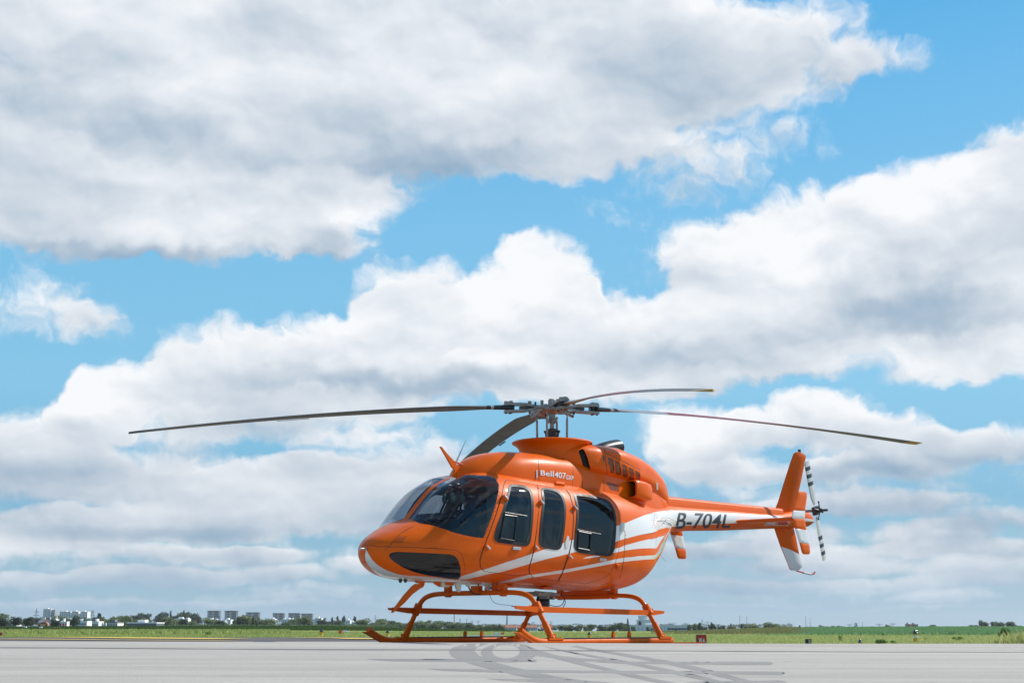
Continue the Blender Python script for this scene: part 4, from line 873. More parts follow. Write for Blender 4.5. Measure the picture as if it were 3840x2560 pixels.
# centre post behind the screens
m = MB(); m.loft([[(x-.02, y, float(body.zt(x))-d) for y, d in ((-.055, .045), (-.045, .012), (.045, .012), (.055, .045))] for x in np.linspace(1.93, 2.71, 14)]); m.build('windscreen_post', LINER, heli)
for a_, b_, c_ in (((1.05, .62, 1.85), (1.3, .2, 1.1), (1.5, .1, 1.1)), ((1.05, -.62, 1.85), (1.3, -.5, 1.3), (1.4, -.4, 1.1))):
    m = MB(); m.tube(curve_pts([a_, b_, c_], 2), .016, 6, flat=.4); m.build('seat_belt', BLACK, heli, smooth=True)
# rivet rows along the screen edges
def rivets(px, n, surf=body, r=.0065):
    px = np.array(px, float); L = np.concatenate([[0], np.cumsum(np.linalg.norm(np.diff(px, axis=0), axis=1))]); t = np.linspace(0, L[-1], n); P_ = np.stack([np.interp(t, L, px[:, 0]), np.interp(t, L, px[:, 1])], 1)
    Q, ph = surf.hit(P_); m = MB()
    for q in Q:
        for s_ in (1, -1): m.sphere((q[0], q[1]*s_, q[2]), r, n=6, k=4)
    o = m.build('rivets', ORANGE2, heli, smooth=True); o['kind'] = 'stuff'
rivets(A1(735,925, 860,935, 1020,965, 1170,1005, 1290,1030, 1385,1050), 16); rivets(A1(1400,1040, 1440,930, 1490,780, 1530,650, 1555,550), 14); rivets(A1(790,1128, 930,1135, 1090,1143, 1140,1185, 1170,1250, 1185,1330), 14)

rivets(A3(1088,830, 1094,900, 1098,1030), 9, cowl, .006); rivets(A3(480,985, 700,1003, 900,1028, 1090,1048, 1300,1088), 22, cowl, .006); rivets(A2(1560,470, 1545,560, 1530,640), 8); rivets(AE(735,420, 760,620, 740,800), 9, nac, .006); rivets(AE(760,400, 1000,500, 1250,625, 1450,715), 12, nac, .006); rivets(A2(1246,620, 1257,720, 1252,820, 1240,980), 12); rivets(A2(620,1215, 800,1240, 1000,1225, 1100,1190), 12)
# ================================================================== GROUND
def sm(x): x = np.clip(x, 0, 1); return x*x*(3-2*x)
def ground_z(X, Y):
    X, Y = np.asarray(X, float), np.asarray(Y, float); Ys = np.maximum(Y, 1.0); t = np.clip(X/Ys, -.6, .6)
    crest = .0870+(t+.376)/.752*(.0560-.0870); crest = np.clip(crest, .045, .097)
    a = crest*sm((Y-4.5)/7.4)*(1-sm((Y-12.0)/3.1))
    r = sm((t+.10)/.28)
    L = np.interp(Y, [0, 20.5, 30, 45, 60, 90, 130], [0, 0, -.04, -.12, -.27, -.31, -.35])
    Rr = np.interp(Y, [0, 20.5, 27, 45, 100, 130], [0, 0, -.25, -.37, -.45, -.46])
    z = a+L*(1-r)+Rr*r-.075*sm((t-.03)/.10)*sm((Y-17.3)/3.2)*(1-sm((Y-21)/6))
    s130 = (CAMZ-z)/Ys*FPX
    st = np.interp(t, [-.5, -.14, -.10, -.04, .0, .13, .19, .5], [1.5, 1.5, 6, 14, 17, 17, 5, 3])
    k = sm((Y-130)/140); z130 = L*(1-r)+Rr*r
    far = CAMZ-Ys*(st/FPX); zz = np.where(Y > 130, z130*(1-k)+far*k, z)
    return zz
def at(px, Y): d = pix_dir(px, HY); return Y*d[0]/d[1]
def zat(px, py, Y): d = pix_dir(px, py); return CAMZ+Y*d[2]/d[1]
def sheet(name, material, ys, halfw, zoff=0.0, nx=60, edge=None, **kw):
    V_ = []; F_ = []
    for Y in ys:
        hw = halfw(Y)
        for i in range(nx+1): X = -hw+2*hw*i/nx; Yy = Y+(edge(X, Y) if edge else 0); V_.append((X, Yy, float(ground_z(X, Yy))+zoff))
    for j in range(len(ys)-1):
        for i in range(nx): a = j*(nx+1)+i; F_.append((a, a+1, a+nx+2, a+nx+1))
    return tag(mk(name, V_, F_, material, None), **kw)
def stone_mat(name, c, c2, sc, streak=None, rough=0.85, bump=.4, spots=0.0):
    m = mat(name, c, rough, spec=0.3); t = m.node_tree; b = t.nodes['Principled BSDF']; g = t.nodes.new('ShaderNodeNewGeometry'); P_ = g.outputs['Position']
    big_ = noise(t, vm(t, 'MULTIPLY', P_, (.35, .9, 0)), sc*.12, 5, .6); mid_ = noise(t, vm(t, 'MULTIPLY', P_, (.6, 1, 0)), sc*.9, 5, .65); fin_ = noise(t, P_, sc*22, 3, .7); grit = noise(t, P_, sc*90, 2, .6)
    st2 = noise(t, vm(t, 'MULTIPLY', P_, (.22, 5.0, 0)), 1.0, 5, .7)
    k = (st2-.5)*1.6+(big_-.5)*1.8+(mid_-.5)*1.3+(fin_-.5)*.7+(grit-.5)*.5+.5
    col_ = mixc(t, k.ss(0, 1, kind='LINEAR'), c2+(1,), c+(1,))
    st_ = noise(t, vm(t, 'MULTIPLY', P_, (.10, 1.6, 0)), 1.0, 6, .68).ss(.46, .70, 0, .45)
    col_ = mixc(t, st_, col_, tuple(x*.62 for x in c2)+(1,))
    if spots:
        sp_ = noise(t, P_, sc*5, 2, .5).ss(.70, .74, 0, spots); col_ = mixc(t, sp_, col_, tuple(x*.45 for x in c2)+(1,))
    t.links.new(col_, b.inputs['Base Color']); bn = t.nodes.new('ShaderNodeBump'); bn.inputs['Strength'].default_value = bump; bn.inputs['Distance'].default_value = .01
    t.links.new((fin_+grit*.5).k, bn.inputs['Height']); t.links.new(bn.outputs[0], b.inputs['Normal']); return m
CONC = stone_mat('apron_concrete', (.50, .465, .42), (.385, .358, .325), 1.4, spots=.3)
ASPH = stone_mat('taxiway_asphalt', (.150, .140, .135), (.10, .094, .092), 3.0, spots=.3)
PAINTED_SHADOW = stone_mat('painted_shadow', (.32, .305, .285), (.265, .255, .24), 1.4)  # darker concrete tone that paints the shadow shape on the apron
def field_mat(name, cs, sc, stretch=(1, 1, 1)):
    m = mat(name, cs[0], 0.9, spec=0.1); t = m.node_tree; b = t.nodes['Principled BSDF']; g = t.nodes.new('ShaderNodeNewGeometry'); P_ = vm(t, 'MULTIPLY', g.outputs['Position'], stretch)
    a = noise(t, P_, sc*.06, 4, .6).ss(.35, .65); c = noise(t, P_, sc, 4, .65).ss(.3, .7)
    t.links.new(mixc(t, c*.6, mixc(t, a, cs[0]+(1,), cs[1]+(1,)), cs[2]+(1,)), b.inputs['Base Color']); return m
FIELD = field_mat('meadow_soil', ((.26, .32, .08), (.30, .34, .10), (.18, .24, .06)), 2.0, (.4, 1, 1))
FAR = field_mat('far_land', ((.09, .12, .05), (.12, .13, .06), (.06, .09, .04)), .02)
CROP = field_mat('crop_leaves', ((.060, .105, .040), (.075, .12, .045), (.035, .07, .025)), 1.2)
edge_far = lambda X: 21.0
sheet('concrete_apron', CONC, list(np.arange(-40, 3, 5.0))+list(np.arange(3, 19.9, .15)), lambda Y: 45, 0, 90, kind='structure')
def taxi_edge(X, Y):   # the asphalt narrows to the right
    k = (Y-19.7)/25.1; end = np.interp(X/max(Y, 1), [-.6, -.20, .05, .2, .6], [48, 48, 40, 26, 25]); return (end-44.8)*k
sheet('taxiway', ASPH, list(np.linspace(19.7, 44.8, 32)), lambda Y: 70, -.012, 80, edge=taxi_edge, kind='structure')
ys = list(np.arange(20.5, 60, 2.5))+list(np.arange(60, 150, 6))+list(np.geomspace(150, 420, 12))
sheet('meadow', FIELD, ys, lambda Y: 90+Y*.9, -.035, 120, kind='structure')
sheet('far_land', FAR, list(np.geomspace(400, 7300, 24)), lambda Y: min(Y*1.1+100, 3900), -.06, 60, kind='structure')
bk = MB(); bk.add([(-3900, -220, -.10), (3900, -220, -.10), (3900, -39.9, -.10), (-3900, -39.9, -.10)], [(0, 1, 2, 3)]); tag(bk.build('rear_field', FIELD), kind='structure')
bk = MB()
for s_ in (-1, 1): bk.add([(s_*44, -40, -.10), (s_*3900, -40, -.10), (s_*3900, 420, -.6), (s_*110, 21, -.15)], [(0, 1, 2, 3)])
tag(bk.build('side_field', FIELD), kind='structure')

# shadow-like silhouette painted as darker concrete in front of the machine: one flush sheet, cut from overlapping strokes
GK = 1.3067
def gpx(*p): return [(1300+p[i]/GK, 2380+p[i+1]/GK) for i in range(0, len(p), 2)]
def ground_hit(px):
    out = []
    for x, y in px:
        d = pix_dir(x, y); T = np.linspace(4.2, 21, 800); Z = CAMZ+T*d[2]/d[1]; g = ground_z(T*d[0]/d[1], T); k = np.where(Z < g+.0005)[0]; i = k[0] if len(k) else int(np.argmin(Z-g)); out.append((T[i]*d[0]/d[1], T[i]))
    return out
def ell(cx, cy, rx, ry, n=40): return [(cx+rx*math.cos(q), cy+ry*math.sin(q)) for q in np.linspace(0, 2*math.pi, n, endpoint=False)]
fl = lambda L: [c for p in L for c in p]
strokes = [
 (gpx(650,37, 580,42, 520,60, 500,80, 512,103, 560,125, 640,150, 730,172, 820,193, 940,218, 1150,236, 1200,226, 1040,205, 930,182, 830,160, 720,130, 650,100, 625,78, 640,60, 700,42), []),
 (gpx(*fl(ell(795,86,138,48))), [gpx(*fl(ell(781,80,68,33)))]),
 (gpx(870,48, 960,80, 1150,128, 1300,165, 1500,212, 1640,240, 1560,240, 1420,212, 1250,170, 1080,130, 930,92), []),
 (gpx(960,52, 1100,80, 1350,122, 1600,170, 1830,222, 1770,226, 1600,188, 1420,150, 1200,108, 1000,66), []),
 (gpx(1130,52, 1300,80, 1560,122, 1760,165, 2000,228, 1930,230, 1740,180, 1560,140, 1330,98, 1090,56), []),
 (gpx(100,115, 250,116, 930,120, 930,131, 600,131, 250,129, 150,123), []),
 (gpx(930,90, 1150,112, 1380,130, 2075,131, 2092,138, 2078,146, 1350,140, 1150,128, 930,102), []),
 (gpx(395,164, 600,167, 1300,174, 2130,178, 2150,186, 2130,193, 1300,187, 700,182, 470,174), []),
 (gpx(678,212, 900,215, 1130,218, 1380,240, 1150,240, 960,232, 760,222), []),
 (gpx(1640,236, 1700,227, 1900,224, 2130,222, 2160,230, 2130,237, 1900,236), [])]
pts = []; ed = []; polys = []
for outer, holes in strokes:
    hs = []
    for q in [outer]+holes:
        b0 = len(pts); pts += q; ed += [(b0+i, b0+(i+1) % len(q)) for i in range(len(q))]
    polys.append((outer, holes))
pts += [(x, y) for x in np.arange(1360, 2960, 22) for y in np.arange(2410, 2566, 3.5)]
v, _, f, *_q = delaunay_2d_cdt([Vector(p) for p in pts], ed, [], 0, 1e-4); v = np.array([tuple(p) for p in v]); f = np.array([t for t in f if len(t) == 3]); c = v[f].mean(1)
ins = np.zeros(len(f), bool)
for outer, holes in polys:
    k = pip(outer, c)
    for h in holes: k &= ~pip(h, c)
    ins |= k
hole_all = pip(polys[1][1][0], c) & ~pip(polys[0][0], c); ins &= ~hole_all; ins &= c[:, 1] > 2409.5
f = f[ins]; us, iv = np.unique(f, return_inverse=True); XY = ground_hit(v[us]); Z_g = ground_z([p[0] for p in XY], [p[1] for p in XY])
o = mk('painted_shadow_sheet', [(x, y, z+.0006) for (x, y), z in zip(XY, Z_g)], iv.reshape(f.shape), PAINTED_SHADOW, None); tag(o, kind='structure')
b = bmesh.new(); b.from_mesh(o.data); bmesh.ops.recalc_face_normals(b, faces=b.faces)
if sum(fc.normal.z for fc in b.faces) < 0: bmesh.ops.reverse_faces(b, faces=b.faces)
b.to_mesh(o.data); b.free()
# cracks / joints across the slabs
def ribbon(line, w):
    L = np.array(line, float); t = np.gradient(L, axis=0); t /= np.linalg.norm(t, axis=1)[:, None]+1e-9; n = np.stack([-t[:, 1], t[:, 0]], 1); V_ = []; 
    for i, p in enumerate(L):
        ww = w*(.5+RNG.random())
        for s_ in (-1, 1): q = p+n[i]*s_*ww; V_.append((q[0], q[1], float(ground_z(*q))+.0012))
    return V_, [(2*i, 2*i+1, 2*i+3, 2*i+2) for i in range(len(L)-1)]
JOINT = mat('joint_filler', (.13, .125, .12), .9)
for yy, w in ((9.75, .06), (12.9, .05)):
    xs = np.arange(-9, 9.5, .35); wob = np.cumsum(RNG.normal(0, .05, len(xs))); V_, F_ = ribbon(np.stack([xs, yy+wob*.6+.02*xs], 1), w); tag(mk('slab_joint', V_, F_, JOINT, None), kind='structure')
# worn yellow lines on the taxiway
YEL = stone_mat('worn_yellow', (.80, .56, .10), (.62, .46, .16), 3.0, spots=.5)
def line_on_ground(px, w, name='yellow_line'):
    P_ = []
    for x, y in px:
        d = pix_dir(x, y); T = np.linspace(19.9, 60, 1500); Z = CAMZ+T*d[2]/d[1]; k = np.where(Z < ground_z(T*d[0]/d[1], T)-.0)[0]; i = k[0] if len(k) else 900; P_.append((T[i]*d[0]/d[1], T[i]))
    V_, F_ = ribbon(P_, w); tag(mk(name, V_, F_, YEL, None), kind='structure')
line_on_ground([(110, 2383.0), (230, 2385.6), (400, 2388.0), (640, 2391.0), (860, 2394)], .8); line_on_ground([(0, 2393.5), (150, 2394.6), (400, 2397), (640, 2398.5), (860, 2399.0)], .3)
line_on_ground([(1130, 2388), (1230, 2389.2), (1330, 2391), (1400, 2394)], .4)

# ================================================================== MEADOW GRASS
def grass_mat(name, cols):
    m = mat(name, cols[0], .75, spec=.15); t = m.node_tree; b = t.nodes['Principled BSDF']; a = t.nodes.new('ShaderNodeAttribute'); a.attribute_name = 'tint'
    r = t.nodes.new('ShaderNodeValToRGB'); t.links.new(a.outputs['Fac'], r.inputs[0]); cr = r.color_ramp; cr.elements[0].color = cols[0]+(1,); cr.elements[1].color = cols[-1]+(1,)
    for i, c in enumerate(cols[1:-1]): e = cr.elements.new((i+1)/(len(cols)-1)); e.color = c+(1,)
    t.links.new(r.outputs[0], b.inputs['Base Color']); tl = t.nodes.new('ShaderNodeBsdfTranslucent'); t.links.new(r.outputs[0], tl.inputs[0])
    mx = t.nodes.new('ShaderNodeMixShader'); mx.inputs[0].default_value = .35; t.links.new(b.outputs[0], mx.inputs[1]); t.links.new(tl.outputs[0], mx.inputs[2]); t.links.new(mx.outputs[0], t.nodes['Material Output'].inputs[0]); return m
GRASS = grass_mat('grass_blades', [(.24, .29, .10), (.37, .42, .13), (.48, .52, .19), (.56, .55, .24), (.54, .47, .25)])
WEED = grass_mat('weed_leaves', [(.05, .11, .03), (.09, .18, .05), (.14, .25, .06)])
def blades(name, X, Y, h, w, material, tint, kind='stuff', lean=.35, base=0.0):
    n = len(X); Z = ground_z(X, Y)-.04+base; a = RNG.uniform(0, 2*math.pi, n); wx, wy = np.cos(a)*w/2, np.sin(a)*w/2*.5; lx, ly = RNG.normal(0, lean, n)*h, RNG.normal(0, lean, n)*h
    V_ = np.empty((n, 4, 3)); V_[:, 0] = np.stack([X-wx, Y-wy, Z], 1); V_[:, 1] = np.stack([X+wx, Y+wy, Z], 1); V_[:, 2] = np.stack([X+wx*.7+lx*.4, Y+wy+ly*.4, Z+h*.6], 1); V_[:, 3] = np.stack([X+lx, Y+ly, Z+h], 1)
    i = np.arange(n)*4; F_ = np.concatenate([np.stack([i, i+1, i+2], 1), np.stack([i, i+2, i+3], 1)]); me = bpy.data.meshes.new(name); me.vertices.add(n*4); me.vertices.foreach_set('co', V_.ravel())
    me.loops.add(len(F_)*3); me.loops.foreach_set('vertex_index', F_.ravel().astype(np.int32)); me.polygons.add(len(F_)); me.polygons.foreach_set('loop_start', np.arange(len(F_), dtype=np.int32)*3); me.polygons.foreach_set('loop_total', np.full(len(F_), 3, np.int32))
    at_ = me.attributes.new('tint', 'FLOAT', 'POINT'); at_.data.foreach_set('value', np.repeat(np.clip(tint, 0, 1), 4).astype(np.float32)); me.materials.append(material); me.update(); me.validate()
    o = bpy.data.objects.new(name, me); COL.objects.link(o); o['kind'] = kind; return o
def scatter(n, y0, y1, t0, t1, p=1.0):
    u = RNG.random(n); Y = y0*(y1/y0)**(u**p); t = RNG.uniform(t0, t1, n); return t*Y, Y, t
def lump(X, Y, s): return (np.sin(X*s+3*np.sin(Y*s*.7))+np.sin(Y*s*1.9+1.3+2*np.sin(X*s*.6)))*.25+.5
X, Y, t = scatter(110000, 26, 150, -.46, .46, .8); keep = (Y > np.interp(t, [-.5, -.20, .05, .2, .5], [48.3, 48.3, 40.3, 26.3, 25.5])); X, Y, t = X[keep], Y[keep], t[keep]
k = lump(X, Y, .25); h = (.05+.10*RNG.random(len(X)))*(.7+.6*k)*np.interp(Y, [26, 60, 150], [.9, 1.0, 1.1]); h *= np.interp(t, [-.1, .1], [1.0, .85])
blades('meadow_grass', X, Y, h, .008+Y*.0005, GRASS, .25+.35*k+RNG.normal(0, .16, len(X))+np.interp(t, [-.3, .3], [-.12, .12]), lean=.3)
# brown-green rank strip farther out on the left
X, Y, t = scatter(16000, 95, 170, -.46, -.16); blades('rank_grass', X, Y, .16+.14*RNG.random(len(X)), .10+Y*.0006, GRASS, RNG.normal(.30, .22, len(X)))
# taller seeding grass on the right, close to the apron edge
X, Y, t = scatter(42000, 27, 42, .24, .46, 1.0); g = np.interp(t, [.24, .29, .33, .36, .42], [.25, .5, .65, 1.05, 1.15]); k = lump(X, Y, 1.1)
blades('tall_grass', X, Y, (.16+.22*RNG.random(len(X))**1.3)*g*(.75+.5*k), .010+.014*RNG.random(len(X)), GRASS, .42+.30*k+RNG.normal(0, .15, len(X)), lean=.22)
# weeds and low bushes in the meadow: one thing each
def bush(px, pyb, w_px, h_px, Y, name, label, cat, material=WEED, n=500, group=None, tnt=.5):
    X0 = at(px, Y); W_ = w_px*Y/FPX; H_ = h_px*Y/FPX; z0 = zat(px, pyb, Y)
    r = RNG.normal(0, 1, (n, 3)); r /= np.linalg.norm(r, axis=1)[:, None]; q = RNG.random(n)**.4; X = X0+r[:, 0]*q*W_/2; Yp = Y+r[:, 1]*q*W_/2; Z = z0+H_*(.5+.5*r[:, 2]*q)
    s_ = max(W_, H_)*.16*(.6+.8*RNG.random(n)); V_ = []; a = RNG.normal(0, 1, (n, 3)); b_ = RNG.normal(0, 1, (n, 3)); a /= np.linalg.norm(a, axis=1)[:, None]; b_ /= np.linalg.norm(b_, axis=1)[:, None]
    c = np.stack([X, Yp, Z], 1); V_ = np.stack([c-a*s_[:, None]*.5, c+b_*s_[:, None]*.35, c+a*s_[:, None]*.6], 1).reshape(-1, 3); F_ = np.arange(3*n).reshape(-1, 3)
    o = mk(name, V_, F_, material, None, smooth=False); at_ = o.data.attributes.new('tint', 'FLOAT', 'POINT'); at_.data.foreach_set('value', np.repeat(np.clip(tnt+RNG.normal(0, .25, n), 0, 1), 3).astype(np.float32)); return tag(o, label, cat, group)
bush(3149, 2404, 18, 24, 44, 'bush', 'small upright dark green bush in the grass between black sign and short light', 'bush', n=220)
bush(3765, 2408, 46, 54, 33, 'tall_weed', 'tall dark green weed standing out of the high grass at far right', 'weed', n=800)
bush(3300, 2413, 50, 16, 37, 'weed_clump', 'dark low weed clump at the apron edge left of the banded light', 'weed', n=300)
bush(3345, 2413, 30, 13, 37, 'weed_clump', 'smaller bright weed clump against the left side of the banded light', 'weed', n=180, tnt=.9)
bush(3590, 2402, 44, 16, 36, 'weed_clump', 'sprawling leafy weed in the grass right of the banded light', 'weed', n=260, tnt=.8)
bush(3466, 2403, 9, 16, 38, 'weed_clump', 'thin dark weed just right of the banded light', 'weed', n=80)
bush(3275, 2390, 12, 10, 60, 'weed_clump', 'tiny weed high in the meadow above the dark weed clump', 'weed', n=70)
bush(782, 2380, 26, 12, 58, 'weed_clump', 'widest dark weed tuft in the left meadow below the grey towers', 'weed', n=200)
bush(864, 2380, 12, 11, 58, 'weed_clump', 'narrow weed tuft just right of the widest tuft', 'weed', n=90); bush(893, 2380, 12, 9, 58, 'weed_clump', 'rightmost of the weed tufts under the grey towers', 'weed', n=90)
bush(459, 2379, 12, 10, 62, 'weed_clump', 'round green weed tuft at the edge of the asphalt on the left', 'weed', n=90, tnt=.9)
# crop belt beyond the meadow
def crop(name, y0, y1, t0, t1, n, h, w, tn, material):
    X, Y, t = scatter(n, y0, y1, t0, t1); blades(name, X, Y, h*(.7+.6*RNG.random(n)), w, material, RNG.normal(tn, .25, n), lean=.5)
def crop2(name, y0, y1, t0, t1, n, hf, w, tn, material):
    X, Y, t = scatter(n, y0, y1, t0, t1); h = hf(t)*(.7+.6*RNG.random(n)); k = h > .03; blades(name, X[k], Y[k], h[k], w, material, RNG.normal(tn, .25, int(k.sum())), lean=.5)
crop2('dark_crop', 170, 400, -.46, .012, 90000, lambda t: np.interp(t, [-.40, -.26, -.06, -.01, .012], [.10, .22, .25, .18, .05]), .20, .35, grass_mat('dark_crop_leaves', [(.055, .09, .03), (.085, .13, .045), (.13, .17, .06)]))
crop2('green_crop', 112, 330, .175, .46, 90000, lambda t: np.interp(t, [.175, .22, .3], [.05, .20, .26]), .16, .5, grass_mat('green_crop_leaves', [(.14, .27, .12), (.20, .36, .16), (.28, .44, .24)]))
crop2('dry_crop', 125, 260, .10, .24, 20000, lambda t: np.interp(t, [.10, .15, .2, .24], [.05, .20, .22, .05]), .15, .5, grass_mat('dry_crop_leaves', [(.22, .20, .09), (.29, .27, .13), (.20, .24, .09)]))
# ================================================================== AIRFIELD LIGHTS AND SIGNS
YB = dirty(mat('light_yellow', (.75, .42, .02), .5), .3, 20, (.7, .6, .4)); BLUEG = mat('blue_lens', (.02, .04, .12), .2, spec=.8)
def taxi_light(px, Y, ptop, label, band=False, wk=1.0):
    zt = zat(px, ptop, Y); X0 = at(px, Y); z0 = float(ground_z(X0, Y))-.05; h = zt-z0
    if h < .2: z0 = zt-.2; h = .2
    e = empty('taxiway_light', (X0, Y, z0), label=label, cat='taxiway light', group='blue taxiway edge lights in the grass'); r = .068*wk
    m = MB(); m.lathe([(r*2.0, 0), (r*1.9, .02), (r*1.05, .05), (r, .06), (r*.92, h-.13), (r*1.15, h-.12)], n=14); m.build('post', YB, e, smooth=True, sharp=40)
    if band: m = MB(); m.lathe([(r*1.02, h*.55), (r*1.02, h*.70)], n=14); m.build('reflective_band', WHITE, e, smooth=True)
    m = MB(); m.lathe([(0, h-.11), (r*1.15, h-.11), (r*1.2, h-.09), (r*1.0, h-.07), (r*.8, h-.065)], n=14); m.build('collar', NAVY, e, smooth=True, sharp=40)
    m = MB(); m.lathe([(r*.8, h-.07), (r*.85, h-.035), (r*.65, h-.012), (r*.3, h), (0, h)], n=14); m.build('lens', BLUEG, e, smooth=True)
taxi_light(1206, 58, 2358, 'leftmost yellow taxiway light with blue lens, beside the yellow line', wk=1.2)
taxi_light(1454, 62, 2362, 'yellow taxiway light seen just above the toe of the far skid', wk=1.2)
taxi_light(1606, 60, 2379.5, 'low yellow taxiway light seen behind the far skid, only its lens showing above the tube')
taxi_light(2210, 60, 2368, 'yellow taxiway light seen between the two legs over the near skid', wk=1.15)
taxi_light(3222, 45, 2395, 'shortest taxiway light at the apron edge right of the small dark green bush', wk=.8)
taxi_light(3431, 40, 2360, 'tall yellow taxiway light with a white band in the long grass on the right', band=True)
def text_panel(txt, w, h, material, parent, name, loc, bold=.03, tilt=0):
    cu = bpy.data.curves.new('txt', 'FONT'); cu.body = txt; cu.offset = bold; cu.resolution_u = 2; to = bpy.data.objects.new('txt', cu); COL.objects.link(to)
    me = bpy.data.meshes.new_from_object(to.evaluated_get(bpy.context.evaluated_depsgraph_get())); bpy.data.objects.remove(to)
    V_ = np.array([tuple(v.co) for v in me.vertices]); lo, hi = V_.min(0), V_.max(0); F_ = [tuple(p.vertices) for p in me.polygons]; U = (V_-lo)/(hi-lo+1e-9)
    return mk(name, [(loc[0]+(u[0]-.5)*w, loc[1], loc[2]+(u[1]-.5)*h) for u in U], F_, material, parent, smooth=False)
def sign(name, px0, px1, py0, py1, Y, label, turn=0.0):
    X0, X1 = at(px0, Y), at(px1, Y); zt, zb = zat(px0, py0, Y), zat(px0, py1, Y)-.10; e = empty(name, ((X0+X1)/2, Y, zb), turn, label=label, cat='airfield sign'); return e, X1-X0, zt-zb
SR = mat('sign_red', (.50, .015, .02), .35); SW = mat('sign_white', (.75, .75, .73), .4); SK = mat('sign_black', (.02, .02, .02), .4)
e, w, h = sign('airfield_sign', 2611, 2648, 2378, 2407, 45, 'red sign lettered W4 in white with yellow side in the grass', R(9))
m = MB(); m.box((0, .05, h/2), (w, .10, h)); m.build('housing', SK, e, bevel=.008); m = MB(); m.box((w/2+.006, .045, h/2), (.015, .09, h*.98)); m.build('side_cheek', YB, e)
m = MB(); m.box((0, -.004, h/2), (w*.94, .01, h*.93)); m.build('face', SR, e); text_panel('W', w*.34, h*.50, SW, e, 'lettering', (-w*.13, -.012, h*.45)); text_panel('4', w*.19, h*.50, SW, e, 'lettering', (w*.20, -.012, h*.45))
e, w, h = sign('airfield_sign', 3020, 3042, 2394, 2407, 45, 'small black sign with a white arrow and yellow side low in the grass', R(20))
m = MB(); m.box((0, .04, h/2), (w, .08, h)); m.build('housing', SK, e, bevel=.006); m = MB(); m.box((w/2+.006, .045, h/2), (.02, .09, h)); m.build('side_cheek', YB, e)
m = MB(); m.prism([(-w*.1, -.006, h*.9), (w*.05, -.006, h*.9), (w*.12, -.006, h*.6), (w*.02, -.006, h*.2), (-w*.08, -.006, h*.2), (0, -.006, h*.6)], (0, .004, 0)); m.build('arrow', SW, e)
m = MB(); m.prism([(w*.3, -.006, h*.9), (w*.38, -.006, h*.9), (w*.42, -.006, h*.5), (w*.38, -.006, h*.2), (w*.3, -.006, h*.2), (w*.34, -.006, h*.6)], (0, .004, 0)); m.build('arrow', SW, e)
e, w, h = sign('airfield_sign', 1736, 1877, 2379, 2392, 55, 'long low white framed sign with red and black panels behind the far skid')
m = MB(); m.box((0, .06, h/2), (w, .12, h)); m.build('frame', SW, e, bevel=.01); m = MB(); m.box((-w*.195, -.003, h*.42), (w*.56, .01, h*.62)); m.build('red_panel', SR, e); m = MB(); m.box((.285*w, -.003, h*.42), (w*.35, .01, h*.62)); m.build('black_panel', SK, e)
def box_thing(name, px0, px1, py0, py1, Y, material, label, cat, depth=.3, parts=()):
    X0, X1 = at(px0, Y), at(px1, Y); zt, zb = zat(px0, py0, Y), zat(px0, py1, Y)-.03; e = empty(name, ((X0+X1)/2, Y, zb), label=label, cat=cat); w, h = X1-X0, zt-zb
    m = MB(); m.box((0, depth/2, h*.55), (w, depth, h*.9)); m.build('cabinet', material, e, bevel=min(w, h)*.06); m = MB(); m.box((0, depth/2, h*.05), (w*.8, depth*.8, h*.1)); m.build('foot', GREYM, e)
    for nm, a, b, c, d, mt in parts: m = MB(); m.box(((a+b)/2*w-w/2, -.01, (c+d)/2*h), ((b-a)*w, .03, (d-c)*h)); m.build(nm, mt, e)
ORS = mat('signal_orange', (.75, .13, .03), .5)
box_thing('marker_board', 1852, 1878, 2370, 2380, 90, SW, 'white board with orange end piece standing behind the long red sign', 'marker board', .2); 
box_thing('marker_board', 1879, 1891, 2369, 2379, 90, ORS, 'square orange board just right of the white board behind the far skid', 'marker board', .2)
box_thing('marker_board', 1270, 1283, 2363, 2373, 90, ORS, 'small orange marker in the meadow between the two left taxiway lights', 'marker board', .2)
e = empty('windsock_cone', (at(1296, 90), 90.2, zat(1296, 2368, 90)), label='grey white fabric cone lying in the meadow beside the small orange marker', cat='windsock'); m = MB(); m.tube([(-.20, 0, .0), (-.05, 0, .02), (.12, 0, .01), (.26, 0, .0)], [.07, .085, .06, .03], 10); m.build('cone', SW, e, smooth=True); m = MB(); m.tube([(-.16, 0, -.12), (-.16, 0, .13)], .02, 6); m.build('pole', GREYM, e)
box_thing('equipment_cabinet', 88, 99, 2347, 2352, 200, SW, 'left one of two small white cabinets in the far left meadow', 'cabinet'); box_thing('equipment_cabinet', 147, 157, 2348.5, 2354, 200, SW, 'right one of two small white cabinets, below the orange car', 'cabinet')
box_thing('equipment_cabinet', 204, 215, 2361, 2366.5, 150, REDM, 'low dark red box in the meadow below the striped hut', 'cabinet', parts=(('door', .1, .45, .2, .9, SK),))
box_thing('equipment_cabinet', 0, 9, 2370, 2379, 70, mat('rust_brown', (.20, .07, .03), .8), 'rusty brown box at the left edge of the meadow', 'cabinet')
e = empty('striped_barrier', (at(218, 210), 210, zat(218, 2353.5, 210)), label='low black and white striped barrier in the far left meadow', cat='barrier')
for k in range(6): m = MB(); m.box((-.52+k*.21, 0, .07), (.12, .1, .13)); m.build('block', SK if k % 2 else SW, e)
# orange tow bar lying behind the machine
e = empty('tow_bar', (at(2573, 18.1), 18.1, float(ground_z(at(2573, 18.1), 18.1))), label='long flat orange tow bar lying on the apron behind the helicopter', cat='tow bar')
m = MB(); m.box((0, 0, .012), (.46, .05, .02)); m.build('beam', ORANGE2, e, bevel=.006); m = MB(); m.tube([(.21, 0, .015), (.25, 0, .018)], .014, 8); m.build('coupling', GREYM, e)
